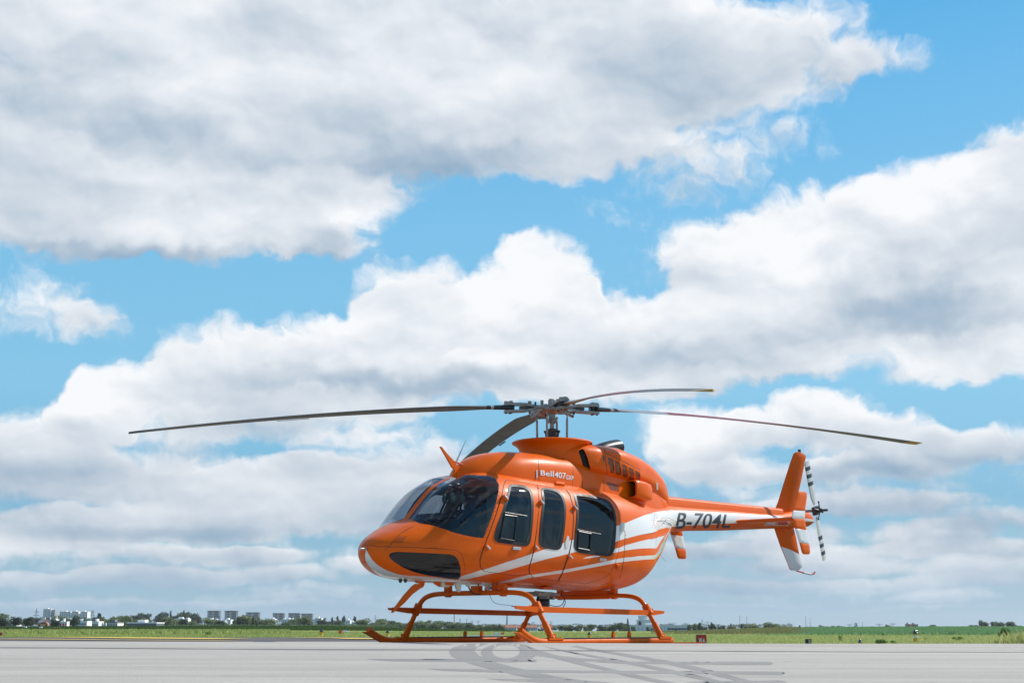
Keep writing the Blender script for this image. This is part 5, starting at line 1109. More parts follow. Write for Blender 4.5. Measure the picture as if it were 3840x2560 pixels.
# the orange car on the perimeter road
Yc = 500; e = empty('car', (at(162, Yc), Yc, zat(162, 2346.5, Yc)), label='orange estate car driving along the far left edge of the meadow', cat='car')
m = MB(); pr = [(-1.9, .28), (-1.92, .62), (-1.75, .80), (-.95, .88), (-.45, 1.38), (1.25, 1.42), (1.75, .95), (1.92, .85), (1.95, .30)]
m.loft([[(x, y, z) for x, z in pr] for y in (-.82, .82)]); m.build('body', mat('car_orange', (.75, .22, .02), .3, coat=1), e)
for a, b in ((-.55, .25), (.33, 1.2)):
    m = MB(); m.prism([(a-.25 if a < 0 else a, -.83, .92), (b, -.83, .92), (b, -.83, 1.30), (a, -.83, 1.30)], (0, .03, 0)); m.build('window', mat('car_glass', (.02, .03, .04), .1), e)
for x in (-1.25, 1.25): m = MB(); m.lathe([(0, -.85), (.32, -.85), (.34, -.80), (.34, -.65), (0, -.65)], c=(x, 0, .33), n=14, ax='y'); m.build('wheel', SK, e)

# ================================================================== FAR BUILDINGS
BW = mat('render_white', (.85, .84, .82), .8); BG = mat('concrete_grey', (.32, .33, .35), .8); BD = mat('facade_dark', (.12, .135, .16), .6); WN = mat('window_dark', (.045, .055, .07), .3); RT = mat('red_roof_tile', (.46, .17, .09), .85); BR = mat('brown_roof', (.16, .11, .09), .85); RG = mat('roof_grey', (.20, .21, .22), .7); BRK = mat('pink_brick', (.50, .28, .22), .85)
def building(px0, px1, py0, py1, Y, label, cat='building', wall=BW, floors=3, cols=0, group=None, roof='flat', roofm=None, side=None, depth=12, name='building', win=WN, hw=.5, turn=0.0):
    X0, X1 = at(px0, Y), at(px1, Y); zt, zb = zat(px0, py0, Y), zat(px0, py1, Y)-.6; w, h = X1-X0, zt-zb
    e = empty(name, ((X0+X1)/2, Y, zb), turn, label=label, cat=cat, group=group)
    m = MB(); m.box((0, depth/2, h/2), (w, depth, h)); m.build('wall', wall, e)
    if side is not None: m = MB(); m.box((w/2+side*.5, depth*.6, h*.49), (side, depth*.8, h*.98)); m.build('side_wing', BG, e)
    if roof == 'flat': m = MB(); m.box((0, depth/2, h+.25), (w*1.02, depth*1.02, .5)); m.box((-w*.1, depth/2, h+1.0), (w*.25, depth*.4, 1.2)); m.build('roof', roofm or wall, e)
    else:
        rh = min(3.4, h*.85); ww = w/2*1.05
        m = MB(); m.prism([(-ww, -.4, h), (ww, -.4, h), (ww*.92, depth/2, h+rh), (-ww*.92, depth/2, h+rh)][:3]+[(-ww*.92, depth/2, h+rh)], (0, .02, .2)); m.prism([(-ww, depth+.4, h), (ww, depth+.4, h), (ww*.92, depth/2, h+rh), (-ww*.92, depth/2, h+rh)], (0, .02, .2)); m.build('roof', roofm or RT, e)
        m = MB(); m.box((w*.28, depth/2, h+rh+.3), (.7, .7, 1.4)); m.build('chimney', BW, e)
    if floors:
        fh = h/floors
        for k in range(floors):
            if cols:
                for c in range(cols):
                    cw = w/cols; m = MB(); m.box((-w/2+cw*(c+.5), -.06, fh*(k+.58)), (cw*hw, .14, fh*.46)); m.build('window', win, e)
            else: m = MB(); m.box((0, -.06, fh*(k+.55)), (w*.9, .14, fh*.38)); m.build('window_band', win, e)
    return e
g6 = 'six grey apartment towers beyond the white housing'
for i, (a, b, t, bt) in enumerate([(775.5, 818, 2291, 2316), (840.5, 883.5, 2291, 2316), (921, 967, 2297, 2322), (1021.5, 1061, 2300, 2316), (1080, 1119.5, 2300, 2318), (1128, 1168, 2301.5, 2318)]):
    Y = 2300; mid = a+(b-a)*.60; lab = ['first grey apartment tower from the left', 'second grey tower, close beside the first', 'third grey tower, rising behind olive trees', 'fourth grey tower, after the widest gap', 'fifth grey tower from the left', 'rightmost of the six grey apartment towers'][i]
    X0, Xm, X1 = at(a, Y), at(mid, Y), at(b, Y); zt, zb = zat(a, t, Y), zat(a, bt+8, Y); e = empty('tower_block', (X0, Y, zb), label=lab, cat='tower block', group=g6); h = zt-zb
    m = MB(); m.box(((Xm-X0)/2, 8, h/2), (Xm-X0, 16, h)); m.build('gable_wall', mat('pale_concrete', (.42, .43, .44), .8), e)
    m = MB(); m.box(((Xm+X1)/2-X0, 9, h/2), (X1-Xm, 16, h)); m.build('balcony_wing', BD, e); m = MB(); m.box(((X1-X0)/2, 8, h+.5), ((X1-X0)*1.04, 17, 1.4)); m.build('roof', BD, e)
    nf = int(h/2.9)
    for k in range(nf):
        m = MB(); m.box(((Xm-X0)*.48, -.1, (k+.6)*h/nf), ((Xm-X0)*.42, .3, h/nf*.45)); m.build('window', WN, e); m = MB(); m.box(((Xm+X1)/2-X0, .6, (k+.3)*h/nf), ((X1-Xm)*.96, .5, h/nf*.36)); m.build('balcony', BG, e)
building(158.6, 186.5, 2283, 2314, 1800, 'tall white tower block with rows of dark windows at far left', 'tower block', floors=9, cols=5, side=4.5, name='tower_block', hw=.55)
for i, (a, b, t) in enumerate([(220.5, 261, 2293), (266, 291, 2292.5), (298, 324.5, 2293)]):
    building(a, b, t, 2313, 1800, ['left block of the long white flats right of the white tower', 'middle block of the long white flats', 'right block of the long white flats'][i], 'apartment block', floors=4, cols=5, group='three long white apartment blocks', name='apartment_block', depth=14)
WH = [(652, 703, 2319, 2331, 'white terraced house row with stepped roofs in front of the wood'), (665, 690, 2332, 2344, 'small white house below the stepped white row'), (632, 703, 2342, 2347, 'long low white wall in front of the small white house'), (762, 822, 2322, 2333, 'white house row under the second grey tower'),
 (806, 842, 2327, 2347, 'pale grey hall with sloping roof left of the long white estate'), (843, 864, 2322, 2334, 'short white house between two olive trees'), (881, 999, 2328, 2346, 'widest white housing estate under the third grey tower'), (1014, 1030, 2320, 2331, 'small white house behind the trees under the fourth tower'), (1057, 1106, 2321, 2333, 'white house row under the fifth grey tower'),
 (1167, 1209, 2328, 2349, 'tall white house at the right end of the housing, below a stepped roof'), (1180, 1205, 2317, 2329, 'white stepped house top behind the tall white house'), (1250, 1263, 2327, 2337, 'small white house between dark conifers'), (1293, 1346, 2331, 2349, 'white terrace with balconies left of the long tree belt'), (1296, 1312, 2325, 2333, 'white upper storey above the terrace with balconies')]
for i, (a, b, t, bt, lab) in enumerate(WH):
    n = max(2, int((b-a)/9)); Y = 900+(i*37) % 120
    e = building(a, b, t+2.2, bt, Y, lab, 'house', floors=1 if bt-t < 9 else 2 if bt-t < 14 else 3, cols=n, depth=9, name='white_house' if 'hall' not in lab else 'hall', wall=BW if i != 4 else mat('pale_grey', (.45, .47, .50), .7), hw=.45)
    w = at(b, Y)-at(a, Y); h = zat(a, t+2.2, Y)-(zat(a, bt, Y)-.6); 
    if bt-t > 7 and 'wall' not in lab:
        for k in range(n):
            if (k*7+i) % 3: m = MB(); m.box((-w/2+w*(k+.5)/n, 4, h+.3), (w/n*.8, 5, .7+.5*((k*5+i) % 3))); m.build('roof_block', BW, e)
k = 0
for a, b in [(1883, 1901), (1901, 1919), (1919, 1936), (1940, 1958), (1958, 1977), (1977, 1995), (1995, 2014), (2028, 2048), (2050, 2072), (2095, 2112), (2116, 2138), (2190, 2214), (2290, 2302)]:
    k += 1; lab = 'red tiled white house, number %s along the row behind the skids' % ['one','two','three','four','five','six','seven','eight','nine','ten','eleven','twelve','thirteen'][k-1]
    pos = ['left end of the red roofed row behind the skids', 'second from the left in the red roofed row', 'third from the left in the red roofed row', 'just right of the first gap in the red roofed row', 'in the middle of the long red roofed row', 'sixth from the left in the red roofed row', 'just left of the far tree gap in the red roofed row', 'seen between the crossing legs of the landing gear', 'right of the dark bush in the red roofed row', 'low behind the near leg of the landing gear', 'low and long, half hidden by hedges', 'single one behind the meadow light', 'small one left of the tall poplar trees'][k-1]
    low = k > 9; Y = 1100; building(a, b, 2352 if not low else 2356, 2361.5 if not low else 2364, Y, 'red tiled white house, '+pos, 'house', floors=1, cols=3, roof='gable', depth=8, group='red roofed houses behind the meadow', name='tiled_house')
building(2381, 2576, 2346.5, 2368, 700, 'long white warehouse with dark blue window strips behind the near skid', 'warehouse', floors=0, depth=30, name='warehouse')
e = bpy.data.objects['warehouse']; w = at(2576, 700)-at(2381, 700)
for a, b in ((2440, 2450), (2469, 2480), (2502, 2575)): m = MB(); x0, x1 = at(a, 700)-at(2478.5, 700), at(b, 700)-at(2478.5, 700); m.box(((x0+x1)/2, -.05, 2.1), (x1-x0, .2, .75)); m.build('window_band', mat('blue_glass', (.03, .05, .11), .2), e)
m = MB(); [m.box((-w/2+k*w/14, -.06, 1.5), (.12, .16, 2.9)) for k in range(1, 14)]; m.build('facade_joint', BG, e)
e = building(2393, 2443, 2325, 2347, 1000, 'white grain silo building behind the warehouse and the near leg', 'silo', floors=0, depth=12, name='silo'); m = MB(); m.box((-1.2, 5, 6.6), (5.2, 8, 3.2)); m.box((1.8, 5, 6.2), (1.5, 6, 2.0)); m.build('top_house', BW, e)
building(3404, 3413, 2340, 2351, 1200, 'small pink and white building left of the long pink one', 'house', wall=BRK, floors=1, cols=1, depth=8, name='brick_house'); building(3420, 3443, 2341, 2351, 1200, 'long low pink brick building beyond the green crop', 'house', wall=BRK, floors=2, cols=5, depth=8, name='brick_house')
building(3208, 3216, 2336, 2350, 1800, 'tiny pale tower building among pylons beyond the crop', 'tower', floors=3, cols=1, depth=6, name='far_tower')
for a, b, t, bt, lab, rm in [(27, 62, 2333, 2343, 'house with brown roof left of the big dark trees', BR), (141, 160, 2330, 2343, 'house with pale gable right of the dark trees', RG), (160, 180, 2329, 2341, 'house with brown roof above the orange car', BR), (0, 14, 2334, 2342, 'house roof half hidden at the left edge', RG), (188, 203, 2319, 2325, 'small grey roofed house among trees behind the car', RG)]:
    building(a, b, t+3, bt, 700, lab, 'house', floors=1, cols=2, roof='gable', roofm=rm, depth=8, name='house')
for a, b, t, bt, lab in [(181, 221, 2331, 2336, 'long low white greenhouse left of the striped hut'), (278, 325, 2331, 2336, 'long low white shed right of the striped hut'), (344, 369, 2332, 2342, 'short white shed left of the white tanks')]:
    building(a, b, t, bt+6, 650, lab, 'shed', floors=1, wall=BW, depth=8, name='shed', win=BG)
building(476, 586, 2336, 2345, 620, 'long dark hangar with white roof under the olive trees', 'hangar', wall=BD, floors=0, roofm=BW, depth=14, name='hangar'); building(404, 440, 2335, 2346, 610, 'grey roofed hall right of the white tanks', 'hall', wall=BW, floors=1, cols=6, roofm=RG, depth=10, name='hall')
e = building(223.5, 250, 2334, 2344, 500, 'red and white striped airfield hut in the far left trees', 'hut', floors=0, depth=3, name='striped_hut'); w = at(250, 500)-at(223.5, 500)
for k, c in ((0, SR), (2, SR), (4, SR)): m = MB(); m.box((-w/2+w*(k+.5)/5, -.04, .75), (w/5, .1, 1.35)); m.build('red_panel', SR, e)
for px, r, lab in ((385, 9, 'left white storage tank'), (396, 8, 'right white storage tank, touching the left one')):
    Y = 600; e = empty('storage_tank', (at(px, Y), Y, -.3), label=lab+' under the olive trees', cat='tank'); rr = r*.5*Y/FPX; m = MB(); m.lathe([(rr, 0), (rr, zat(px, 2336, Y)+.1), (rr*.6, zat(px, 2333.5, Y)+.3), (0, zat(px, 2333, Y)+.35)], n=16); m.build('shell', SW, e, smooth=True, sharp=40); m = MB(); m.box((0, -rr-.05, .4), (.3, .08, .7)); m.build('ladder', BG, e)

# masts and pylons
def mast(px, py0, Y, label, material=BG, w=.7, arms=(), cat='mast', name='mast'):
    X0 = at(px, Y); zt = zat(px, py0, Y); e = empty(name, (X0, Y, -1), label=label, cat=cat); h = zt+1; m = MB()
    if arms:
        for s_ in (-1, 1): m.tube([(s_*w*2.2, 0, 0), (s_*w*.5, 0, h*.75), (0, 0, h)], w*.16, 4)
        for k in range(6): z = h*(.1+.14*k); ww = w*2.2*(1-z/h*.95); m.tube([(-ww, 0, z), (ww, 0, z+h*.12)], w*.09, 4); m.tube([(ww, 0, z), (-ww, 0, z+h*.12)], w*.09, 4)
        m.build('lattice', material, e); m = MB()
        for z, l in arms: m.tube([(-l, 0, h*z), (0, 0, h*z+.8), (l, 0, h*z)], w*.14, 4); m.tube([(-l, 0, h*z), (l, 0, h*z)], w*.12, 4)
        m.build('cross_arm', material, e)
    else:
        m.tube([(0, 0, 0), (0, 0, h)], [w*.5, w*.3], 6); m.build('shaft', material, e); m = MB(); m.box((0, 0, h*.96), (w*1.6, w, h*.04)); m.build('head', material, e)
PYL = mat('pylon_grey', (.24, .27, .31), .7)
mast(133, 2279, 1700, 'power pylon standing left of the white tower block', PYL, 1.3, ((.80, 3.2), (.62, 4.2)), 'pylon', 'pylon'); mast(345, 2283, 1700, 'darker power pylon right of the long white flats', PYL, 1.3, ((.82, 2.2), (.66, 2.8)), 'pylon', 'pylon'); mast(338, 2284, 1900, 'paler power pylon close beside the darker one', PYL, 1.0, ((.85, 3.0), (.7, 3.6)), 'pylon', 'pylon')
mast(1703, 2290, 1500, 'red and white painted mast seen between the far skid legs', mat('mast_red', (.45, .13, .14), .6), 1.2); mast(1901, 2296, 1500, 'tall dark chimney left of the crossing legs', BG, 2.2, cat='chimney', name='chimney')
mast(1725, 2318, 1500, 'short dark mast right of the red mast', PYL, 1.2); mast(1750, 2319, 1500, 'thin dark mast, second right of the red mast', PYL, .9)
mast(2775, 2307, 1500, 'left one of the twin lamp masts above the right trees', PYL, .6); mast(2801, 2311, 1500, 'right one of the twin lamp masts above the right trees', PYL, .6); mast(3022, 2310, 1500, 'taller lamp mast beyond the green crop', PYL, .5); mast(3039, 2316, 1500, 'shorter lamp mast beyond the green crop', PYL, .5)
mast(2633, 2321, 1500, 'slim white church spire above the dark conifers', BW, 1.6, cat='spire', name='spire')
mast(3234, 2331, 1500, 'short dark mast among the pylons on the right', PYL, .6)
for i, (px, t, l) in enumerate([(2526, 2331, 5.5), (2572, 2332, 5), (2655, 2326, 6), (3187, 2338, 4.5), (3297, 2337, 5.5), (3348, 2334, 5.5), (1293, 2309, 3), (1407, 2303, 3), (1380, 2311, 3), (2066, 2325, 3), (2000, 2328, 3), (1770, 2322, 3), (1793, 2322, 3), (2958, 2333, 4)]):
    mast(px, t, 2100, 'faint power pylon '+['left of the church spire over the warehouse', 'above the warehouse end', 'wide armed, right of the spire', 'beyond the crop, left of the tiny tower', 'beyond the crop, right of the tiny tower', 'above the round tree beyond the crop', 'above the conifers beside the white terrace', 'tallest, above the tree belt left of the far skid', 'above the tree belt beside the tallest one', 'above trees behind the near leg', 'above the red roofed row', 'left one of a pair behind the step board', 'right one of a pair behind the step board', 'right of the round tree clump'][i], PYL, .8, ((.8, l), (.62, l*.8)), 'pylon', 'pylon')

# ================================================================== TREES
def leafm(name, cols): return grass_mat(name, cols)
LEAF = {'olive': leafm('leaves_olive', [(.16, .20, .09), (.24, .29, .13), (.32, .37, .18)]), 'dark': leafm('leaves_dark', [(.045, .075, .042), (.07, .105, .06), (.11, .15, .08)]), 'mid': leafm('leaves_mid', [(.10, .145, .075), (.15, .20, .10), (.21, .27, .13)]), 'con': leafm('needles', [(.03, .055, .035), (.05, .08, .05), (.08, .11, .06)])}
BARK = mat('bark', (.09, .07, .05), .9); CROWN = {}
def crown(kind, var):
    if (kind, var) in CROWN: return CROWN[(kind, var)]
    rg = np.random.default_rng(hash((len(kind), ord(kind[0]), var)) % 9999); n = 760; con = kind == 'con'
    if con: c = np.stack([rg.normal(0, .16, n), rg.normal(0, .16, n), rg.random(n)**.8], 1); c[:, :2] *= (1.25-c[:, 2:])*1.3; nb = None
    else:
        nb = 12; cc = np.stack([rg.uniform(-.36, .36, nb), rg.uniform(-.3, .3, nb), rg.uniform(.14, .80, nb)], 1); rr = rg.uniform(.17, .29, nb); i = rg.integers(0, nb, n); d = rg.normal(0, 1, (n, 3)); d /= np.linalg.norm(d, axis=1)[:, None]; c = cc[i]+d*rr[i][:, None]*(rg.random(n)**.3)[:, None]
    a = rg.normal(0, 1, (n, 3)); b = rg.normal(0, 1, (n, 3)); a /= np.linalg.norm(a, axis=1)[:, None]; b /= np.linalg.norm(b, axis=1)[:, None]; s_ = .075+.085*rg.random(n)
    V_ = np.stack([c-a*s_[:, None], c+b*s_[:, None]*.8, c+a*s_[:, None]], 1).reshape(-1, 3); me = bpy.data.meshes.new('crown'); me.from_pydata(V_.tolist(), [], np.arange(3*n).reshape(-1, 3).tolist()); me.materials.append(LEAF[kind])
    at_ = me.attributes.new('tint', 'FLOAT', 'POINT'); at_.data.foreach_set('value', np.repeat(np.clip(rg.normal(.5, .28, n), 0, 1), 3).astype(np.float32)); CROWN[(kind, var)] = me; return me
tm = MB(); tm.tube([(0, 0, -.02), (.01, 0, .25), (0, .01, .5)], [.035, .025, .012], 6); tm.tube([(.005, 0, .25), (.15, .05, .5)], [.016, .006], 5); tm.tube([(.005, 0, .3), (-.14, -.03, .55)], [.015, .006], 5)
to = tm.build('trunk', BARK); TRUNK = to.data; bpy.data.objects.remove(to)
TN = [0]
NAMES = {'olive': ('broadleaf_tree', 'pale olive green tree'), 'dark': ('broadleaf_tree', 'dark green tree'), 'mid': ('broadleaf_tree', 'mid green tree'), 'con': ('conifer', 'pointed dark conifer')}
LAND = [(45,'the brown roofed house'),(133,'the leftmost pylon'),(172,'the white tower block'),(237,'the striped hut'),(278,'the middle white flats'),(311,'the right white flats'),(345,'the dark pylon'),(390,'the white tanks'),(422,'the grey roofed hall'),(480,'the left end of the dark wood'),(530,'the dark hangar'),(590,'the middle of the dark wood'),(646,'the sharp conifer tip'),(677,'the small white house'),(730,'the right end of the wood'),(797,'the first grey tower'),(862,'the second grey tower'),(944,'the third grey tower'),(1000,'the wide white estate'),(1041,'the fourth grey tower'),(1099,'the fifth grey tower'),(1148,'the sixth grey tower'),(1188,'the tall white house'),(1256,'the small house among conifers'),(1320,'the white terrace'),(1407,'the tallest belt pylon'),(1454,'the second taxiway light'),(1510,'the forward far strut'),(1560,'the bend of the far skid strut'),(1606,'the low taxiway light'),(1655,'the far step board'),(1703,'the red mast'),(1750,'the thin dark mast'),(1800,'the long red sign'),(1860,'the white marker board'),(1901,'the tall chimney'),(1950,'the crossing legs'),(1995,'the long red roofed row'),(2060,'the near front leg'),(2110,'the low red houses'),(2160,'the single red roof'),(2210,'the middle taxiway light'),(2290,'the small red house'),(2349,'the conifer by the silo'),(2418,'the silo'),(2475,'the rear near leg'),(2535,'the warehouse window strip'),(2576,'the warehouse end'),(2633,'the church spire'),(2690,'the wide armed pylon'),(2745,'the dry crop edge'),(2788,'the twin lamp masts'),(2840,'the hazy far trees'),(2888,'the round tree clump'),(2955,'the pylon by the clump'),(3030,'the lamp masts over the crop'),(3149,'the small green bush'),(3234,'the short dark mast'),(3348,'the right pylon'),(3430,'the pink building'),(3590,'the sprawling weed'),(3652,'nothing'),(3765,'the tall weed'),(3836,'the right picture edge')]
WHERE = {}
def tree(px, w, ptop, base, kind, where, group, Y=1150):
    X0 = at(px, Y+RNG.uniform(-30, 30)); zb = zat(px, base, Y)-.5; h = zat(px, ptop, Y)-zb; W_ = w*Y/FPX; TN[0] += 1; nm, lk = NAMES[kind]
    lp, ln = min((l for l in LAND if l[1] != 'nothing'), key=lambda l: abs(l[0]-px)); rel = 'just left of' if px < lp-4 else 'just right of' if px > lp+4 else 'in line with'
    size = ('tall ' if base-ptop > 38 else 'low ' if base-ptop < 20 else '')+('broad ' if w > 40 else 'slim ' if w < 16 else '')
    short = {GL: '', GW: 'in the dark wood', GH: 'before the white housing', GB: 'in the long belt', GS: 'behind the skids', GR: 'right of the warehouse', GF: 'beyond the crop'}.get(group, 'by the warehouse')
    lab = (size+lk+' '+short+' '+rel+' '+ln).replace('  ', ' '); wds = lab.split(); lab = ' '.join(wds) if len(wds) <= 16 else ' '.join((lk+' '+rel+' '+ln).split())
    for wd in ('a little farther', 'well'):
        if lab in WHERE: lab = lab.replace(rel, wd+' '+rel.replace('just ', '').replace('in line with', 'along from')) if len(lab.split()) < 15 else lab.replace(short, '').replace('  ', ' ').replace(rel, wd+' '+rel.replace('just ', ''))
    WHERE[lab] = 1
    e = empty(nm, (X0, Y+RNG.uniform(-15, 15), zb), RNG.uniform(0, 6.28), label=lab, cat='tree', group=group)
    for n_, me in (('trunk', TRUNK), ('crown', crown(kind, TN[0] % 4))): o = bpy.data.objects.new(n_, me); COL.objects.link(o); o.parent = e; o.scale = (W_*1.1, W_*1.1, h)
    return e
GL = 'trees around the houses on the far left'; GW = 'trees of the far wood on the left'; GH = 'trees in front of the white housing'; GB = 'trees of the long belt left of the far skid'; GS = 'trees behind the skids'; GR = 'trees right of the warehouse'; GF = 'scattered trees beyond the green crop'
for px, w, t, b, k in [(12, 50, 2303, 2343, 'dark'), (40, 40, 2312, 2340, 'dark'), (78, 44, 2309, 2345, 'dark'), (105, 46, 2307, 2345, 'dark'), (128, 34, 2312, 2344, 'dark'), (240, 36, 2314, 2345, 'dark'), (262, 34, 2314, 2345, 'dark')]: tree(px, w, t, b, k, 'beside the houses at far left', GL, 640)
for px, w, t, b, k in [(8, 26, 2298, 2320, 'olive'), (45, 36, 2297, 2318, 'olive'), (208, 36, 2299, 2322, 'olive')]: tree(px, w, t, b, k, 'showing above the dark trees at far left', GL, 1300)
for px in range(125, 480, 26): tree(px+RNG.uniform(-5, 5), 36, RNG.uniform(2306, 2312), 2342, 'dark' if RNG.random() < .7 else 'mid', 'in the row before the white flats', GL, 1250)
for px in range(290, 480, 30): tree(px, 34, RNG.uniform(2316, 2322), 2347, 'mid', 'low behind the sheds at far left', GL, 900)
tree(362, 24, 2300, 2332, 'con', 'alone to the left of the olive trees', GL, 1150)
for px, w, t in [(308, 30, 2321), (334, 26, 2327), (384, 40, 2311), (405, 28, 2325), (424, 38, 2311), (452, 30, 2320), (470, 42, 2307), (512, 32, 2315), (540, 34, 2320), (562, 34, 2318), (588, 44, 2312), (610, 34, 2320), (634, 40, 2315), (655, 30, 2326)]: tree(px, w, t, 2347, 'olive', 'in the near row left of the white housing', GH, 820)
for px in range(488, 770, 16): tree(px+RNG.uniform(-4, 4), 36, np.interp(px, [488, 520, 560, 640, 700, 740, 770], [2302, 2297, 2295, 2291, 2293, 2303, 2308])+RNG.uniform(-2.5, 2.5), 2335, 'dark' if px < 655 or px > 715 else 'mid', 'in the long dark wood on the skyline', GW, 1500)
tree(646, 10, 2289, 2330, 'con', 'sharp tip at the right end of the wood', GW, 1450); tree(710, 11, 2289, 2330, 'con', 'sticking out of the green part of the wood', GW, 1450)
for px, w, t, k in [(712, 34, 2318, 'dark'), (742, 50, 2316, 'olive'), (768, 36, 2322, 'olive'), (790, 48, 2326, 'dark'), (812, 30, 2334, 'mid'), (850, 22, 2326, 'dark'), (866, 34, 2323, 'mid'), (880, 26, 2330, 'dark'), (895, 44, 2306, 'olive'), (920, 44, 2308, 'olive'), (908, 26, 2313, 'dark'), (940, 34, 2309, 'mid'), (962, 26, 2311, 'dark'), (974, 10, 2312, 'con'), (1005, 34, 2315, 'olive'), (1012, 28, 2325, 'dark'), (1030, 34, 2332, 'olive'), (1048, 46, 2318, 'olive'), (1075, 44, 2312, 'olive'), (1100, 44, 2313, 'olive'), (1124, 46, 2311, 'olive'), (1148, 44, 2316, 'olive'), (1112, 40, 2328, 'mid'), (1135, 40, 2330, 'mid'), (1160, 34, 2328, 'olive'), (1080, 40, 2332, 'mid'), (1218, 30, 2312, 'dark'), (1213, 22, 2328, 'mid'), (1236, 30, 2326, 'mid'), (1256, 34, 2324, 'mid'), (1278, 36, 2327, 'mid')]: tree(px, w, t, 2348, k, 'in front of the white housing', GH, 830)
for px, w, t in [(1247, 14, 2314), (1262, 16, 2311), (1277, 16, 2309), (1303, 14, 2317), (1319, 18, 2311)]: tree(px, w, t, 2345, 'con', 'in the group right of the tall white house', GB, 1300)
for px, w, t, k in [(1345, 40, 2322, 'olive'), (1370, 44, 2319, 'olive'), (1398, 36, 2327, 'mid'), (1418, 50, 2317, 'olive'), (1445, 50, 2319, 'olive'), (1470, 40, 2326, 'mid'), (1492, 44, 2330, 'olive'), (1520, 40, 2327, 'mid'), (1548, 36, 2330, 'mid'), (1566, 40, 2326, 'olive'), (1590, 46, 2323, 'olive'), (1618, 40, 2327, 'olive'), (1645, 50, 2326, 'olive'), (1672, 40, 2330, 'mid'), (1700, 46, 2331, 'olive'), (1728, 50, 2327, 'olive'), (1755, 44, 2331, 'mid')]: tree(px, w, t, 2352, k, 'in the long belt left of and behind the far skid', GB, 840)
for px in range(1350, 1760, 34): tree(px, 30, RNG.uniform(2336, 2341), 2354, 'mid', 'low at the foot of the belt behind the far skid', GB, 760)
for px in range(1745, 1885, 15): tree(px, 32, RNG.uniform(2338, 2343), 2362, 'olive' if px % 2 else 'mid', 'in the low hedge left of the red roofs', GS, 800)
for px in range(1740, 1885, 20): tree(px, 26, RNG.uniform(2349, 2353), 2363, 'dark', 'at the foot of the hedge left of the red roofs', GS, 720)
for px, w, t, b, k in [(1908, 18, 2340, 2350, 'mid'), (1975, 26, 2335, 2356, 'mid'), (1998, 22, 2339, 2356, 'mid'), (2078, 34, 2333, 2358, 'olive'), (2100, 30, 2343, 2358, 'dark'), (2120, 30, 2342, 2360, 'olive'), (2150, 34, 2343, 2360, 'dark'), (2175, 30, 2344, 2360, 'dark'), (2200, 30, 2346, 2362, 'mid'), (2228, 34, 2340, 2364, 'mid'), (2262, 34, 2337, 2364, 'dark'), (2280, 30, 2338, 2365, 'mid'), (2300, 24, 2343, 2364, 'dark'), (2325, 40, 2334, 2366, 'mid'), (2346, 44, 2330, 2367, 'mid'), (2368, 34, 2334, 2366, 'mid'), (1974, 8, 2354, 2363, 'dark'), (2018, 10, 2351, 2364, 'dark'), (2035, 10, 2354, 2364, 'dark'), (2140, 16, 2352, 2364, 'mid'), (2160, 18, 2353, 2364, 'olive'), (2176, 12, 2345, 2365, 'mid')]: tree(px, w, t, b, k, 'behind the landing gear', GS, 780 if px > 2095 or b > 2360 else 1350)
for px, w, t, b in [(2349, 9, 2319, 2345), (2384, 14, 2328, 2348)]: tree(px, w, t, b, 'con', 'standing over the trees left of the silo', GS, 900)
for px, w, t, b in [(2399, 18, 2345, 2367), (2418, 12, 2349, 2367), (2462, 16, 2357, 2368), (2484, 22, 2353, 2368), (2535, 11, 2350, 2367), (2581, 14, 2348, 2367)]: tree(px, w, t, b, 'mid', 'planted in front of the white warehouse', 'young trees in front of the warehouse', 640)
tree(2470, 22, 2334, 2350, 'mid', 'behind the flat warehouse roof', GS, 900)
for px, w, t, k in [(2600, 26, 2338, 'mid'), (2618, 26, 2337, 'olive'), (2640, 18, 2335, 'con'), (2655, 26, 2343, 'dark'), (2666, 22, 2338, 'dark'), (2682, 24, 2342, 'mid'), (2686, 11, 2333, 'con'), (2700, 26, 2342, 'mid'), (2713, 14, 2345, 'con'), (2728, 26, 2346, 'mid'), (2745, 30, 2344, 'olive'), (2741, 10, 2338, 'con'), (2764, 12, 2340, 'con'), (2772, 18, 2347, 'dark'), (2785, 30, 2350, 'olive'), (2808, 40, 2345, 'olive'), (2830, 40, 2345, 'olive'), (2850, 36, 2342, 'olive'), (2878, 44, 2333, 'olive'), (2900, 42, 2332, 'olive'), (2915, 34, 2338, 'olive')]: tree(px, w, t, 2362, k, 'right of the warehouse and over the red sign', GR, 800)
tree(2795, 30, 2337, 2352, 'olive', 'hazy behind the right tree group', GR, 1900); tree(2818, 34, 2336, 2352, 'olive', 'hazy behind the right tree group', GR, 1900)
for px, w, t, k in [(2942, 6, 2348, 'con'), (2971, 13, 2344, 'con'), (3037, 18, 2351, 'mid'), (3056, 14, 2350, 'mid'), (3120, 20, 2341, 'olive'), (3133, 18, 2339, 'olive'), (3150, 20, 2345, 'olive'), (3224, 22, 2347, 'mid'), (3240, 20, 2346, 'mid'), (3327, 22, 2338, 'mid'), (3490, 26, 2341, 'olive'), (3505, 22, 2342, 'olive'), (3635, 14, 2348, 'mid'), (3652, 17, 2335, 'dark'), (3716, 30, 2341, 'dark'), (3700, 20, 2344, 'dark'), (3748, 34, 2325, 'mid'), (3768, 38, 2321, 'mid'), (3788, 30, 2327, 'mid'), (3758, 34, 2330, 'mid'), (3818, 30, 2339, 'dark'), (3836, 24, 2341, 'dark')]: tree(px, w, t, 2355, k, 'on the skyline beyond the green crop', GF, 1000)

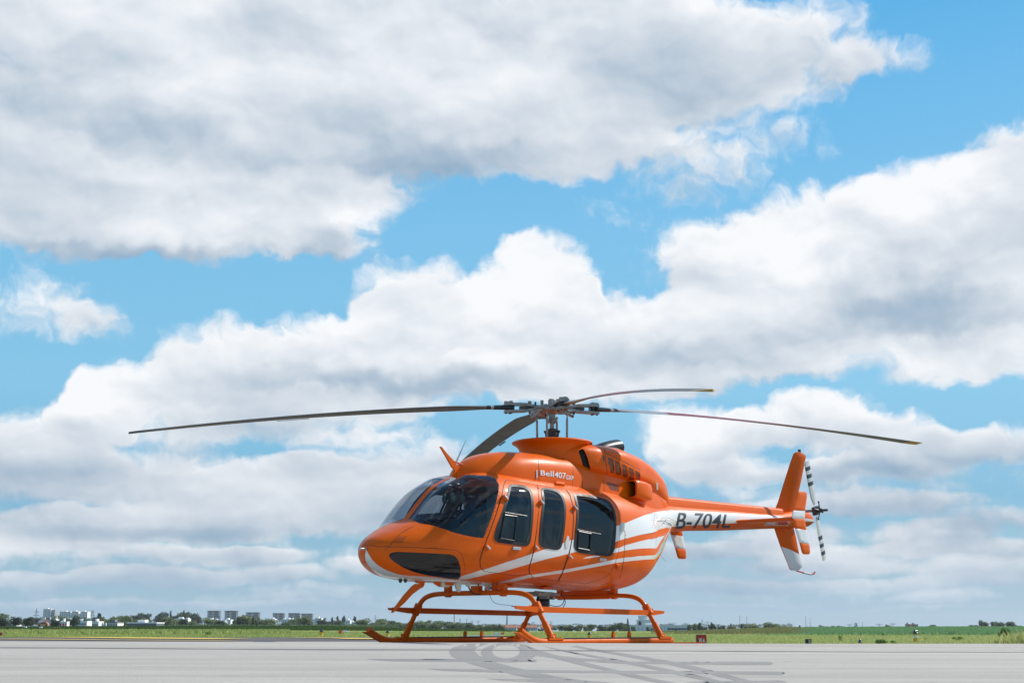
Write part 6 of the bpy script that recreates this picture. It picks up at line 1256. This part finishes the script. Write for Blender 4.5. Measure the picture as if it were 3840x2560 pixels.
# far low treeline that reads as one mass
def treeline(name, px0, px1, pt, Y, kind, n):
    px = RNG.uniform(px0, px1, n); X = (px-PW/2)/FPX*Y*1.0; top = np.array([zat(1920, pt(p), Y) for p in px]); z = -3+(top+3)*RNG.random(n)**.6; s_ = 1.3+1.3*RNG.random(n); a = RNG.normal(0, 1, (n, 3)); b_ = RNG.normal(0, 1, (n, 3)); a /= np.linalg.norm(a, axis=1)[:, None]; b_ /= np.linalg.norm(b_, axis=1)[:, None]; c = np.stack([X, Y+RNG.uniform(-10, 10, n), z], 1)
    V_ = np.stack([c-a*s_[:, None]*.6, c+b_*s_[:, None]*.5, c+a*s_[:, None]*.6], 1).reshape(-1, 3); o = mk(name, V_, np.arange(3*n).reshape(-1, 3), LEAF[kind], None, smooth=False); at_ = o.data.attributes.new('tint', 'FLOAT', 'POINT'); at_.data.foreach_set('value', np.repeat(RNG.random(n), 3).astype(np.float32)); o['kind'] = 'stuff'
treeline('far_woodland', -300, 1200, lambda p: 2322+3*math.sin(p*.05)+2*math.sin(p*.13), 1900, 'dark', 9000)
treeline('far_woodland', 1200, 2950, lambda p: 2340+2*math.sin(p*.04)+2*math.sin(p*.11), 2200, 'dark', 9000)
treeline('far_woodland', 2900, 4200, lambda p: 2349+1.5*math.sin(p*.03)+1.2*math.sin(p*.11), 2200, 'mid', 5000)
treeline('housing_hedge', 560, 1500, lambda p: 2345+1.5*math.sin(p*.06), 700, 'mid', 7000)

# ================================================================== AIR
hb = MB(); hb.box((0, 3600, 20), (7900, 7700, 90)); hz_o = hb.build('haze', [], None); tag(hz_o, kind='stuff')
hm = bpy.data.materials.new('haze_air'); hm.use_nodes = True; t = hm.node_tree; t.nodes.clear(); o_ = t.nodes.new('ShaderNodeOutputMaterial'); pv = t.nodes.new('ShaderNodeVolumePrincipled')
pv.inputs['Color'].default_value = (.90, .95, 1.0, 1); pv.inputs['Density'].default_value = .00007; pv.inputs['Anisotropy'].default_value = .2; t.links.new(pv.outputs[0], o_.inputs['Volume'])
hz_o.data.materials.append(hm)
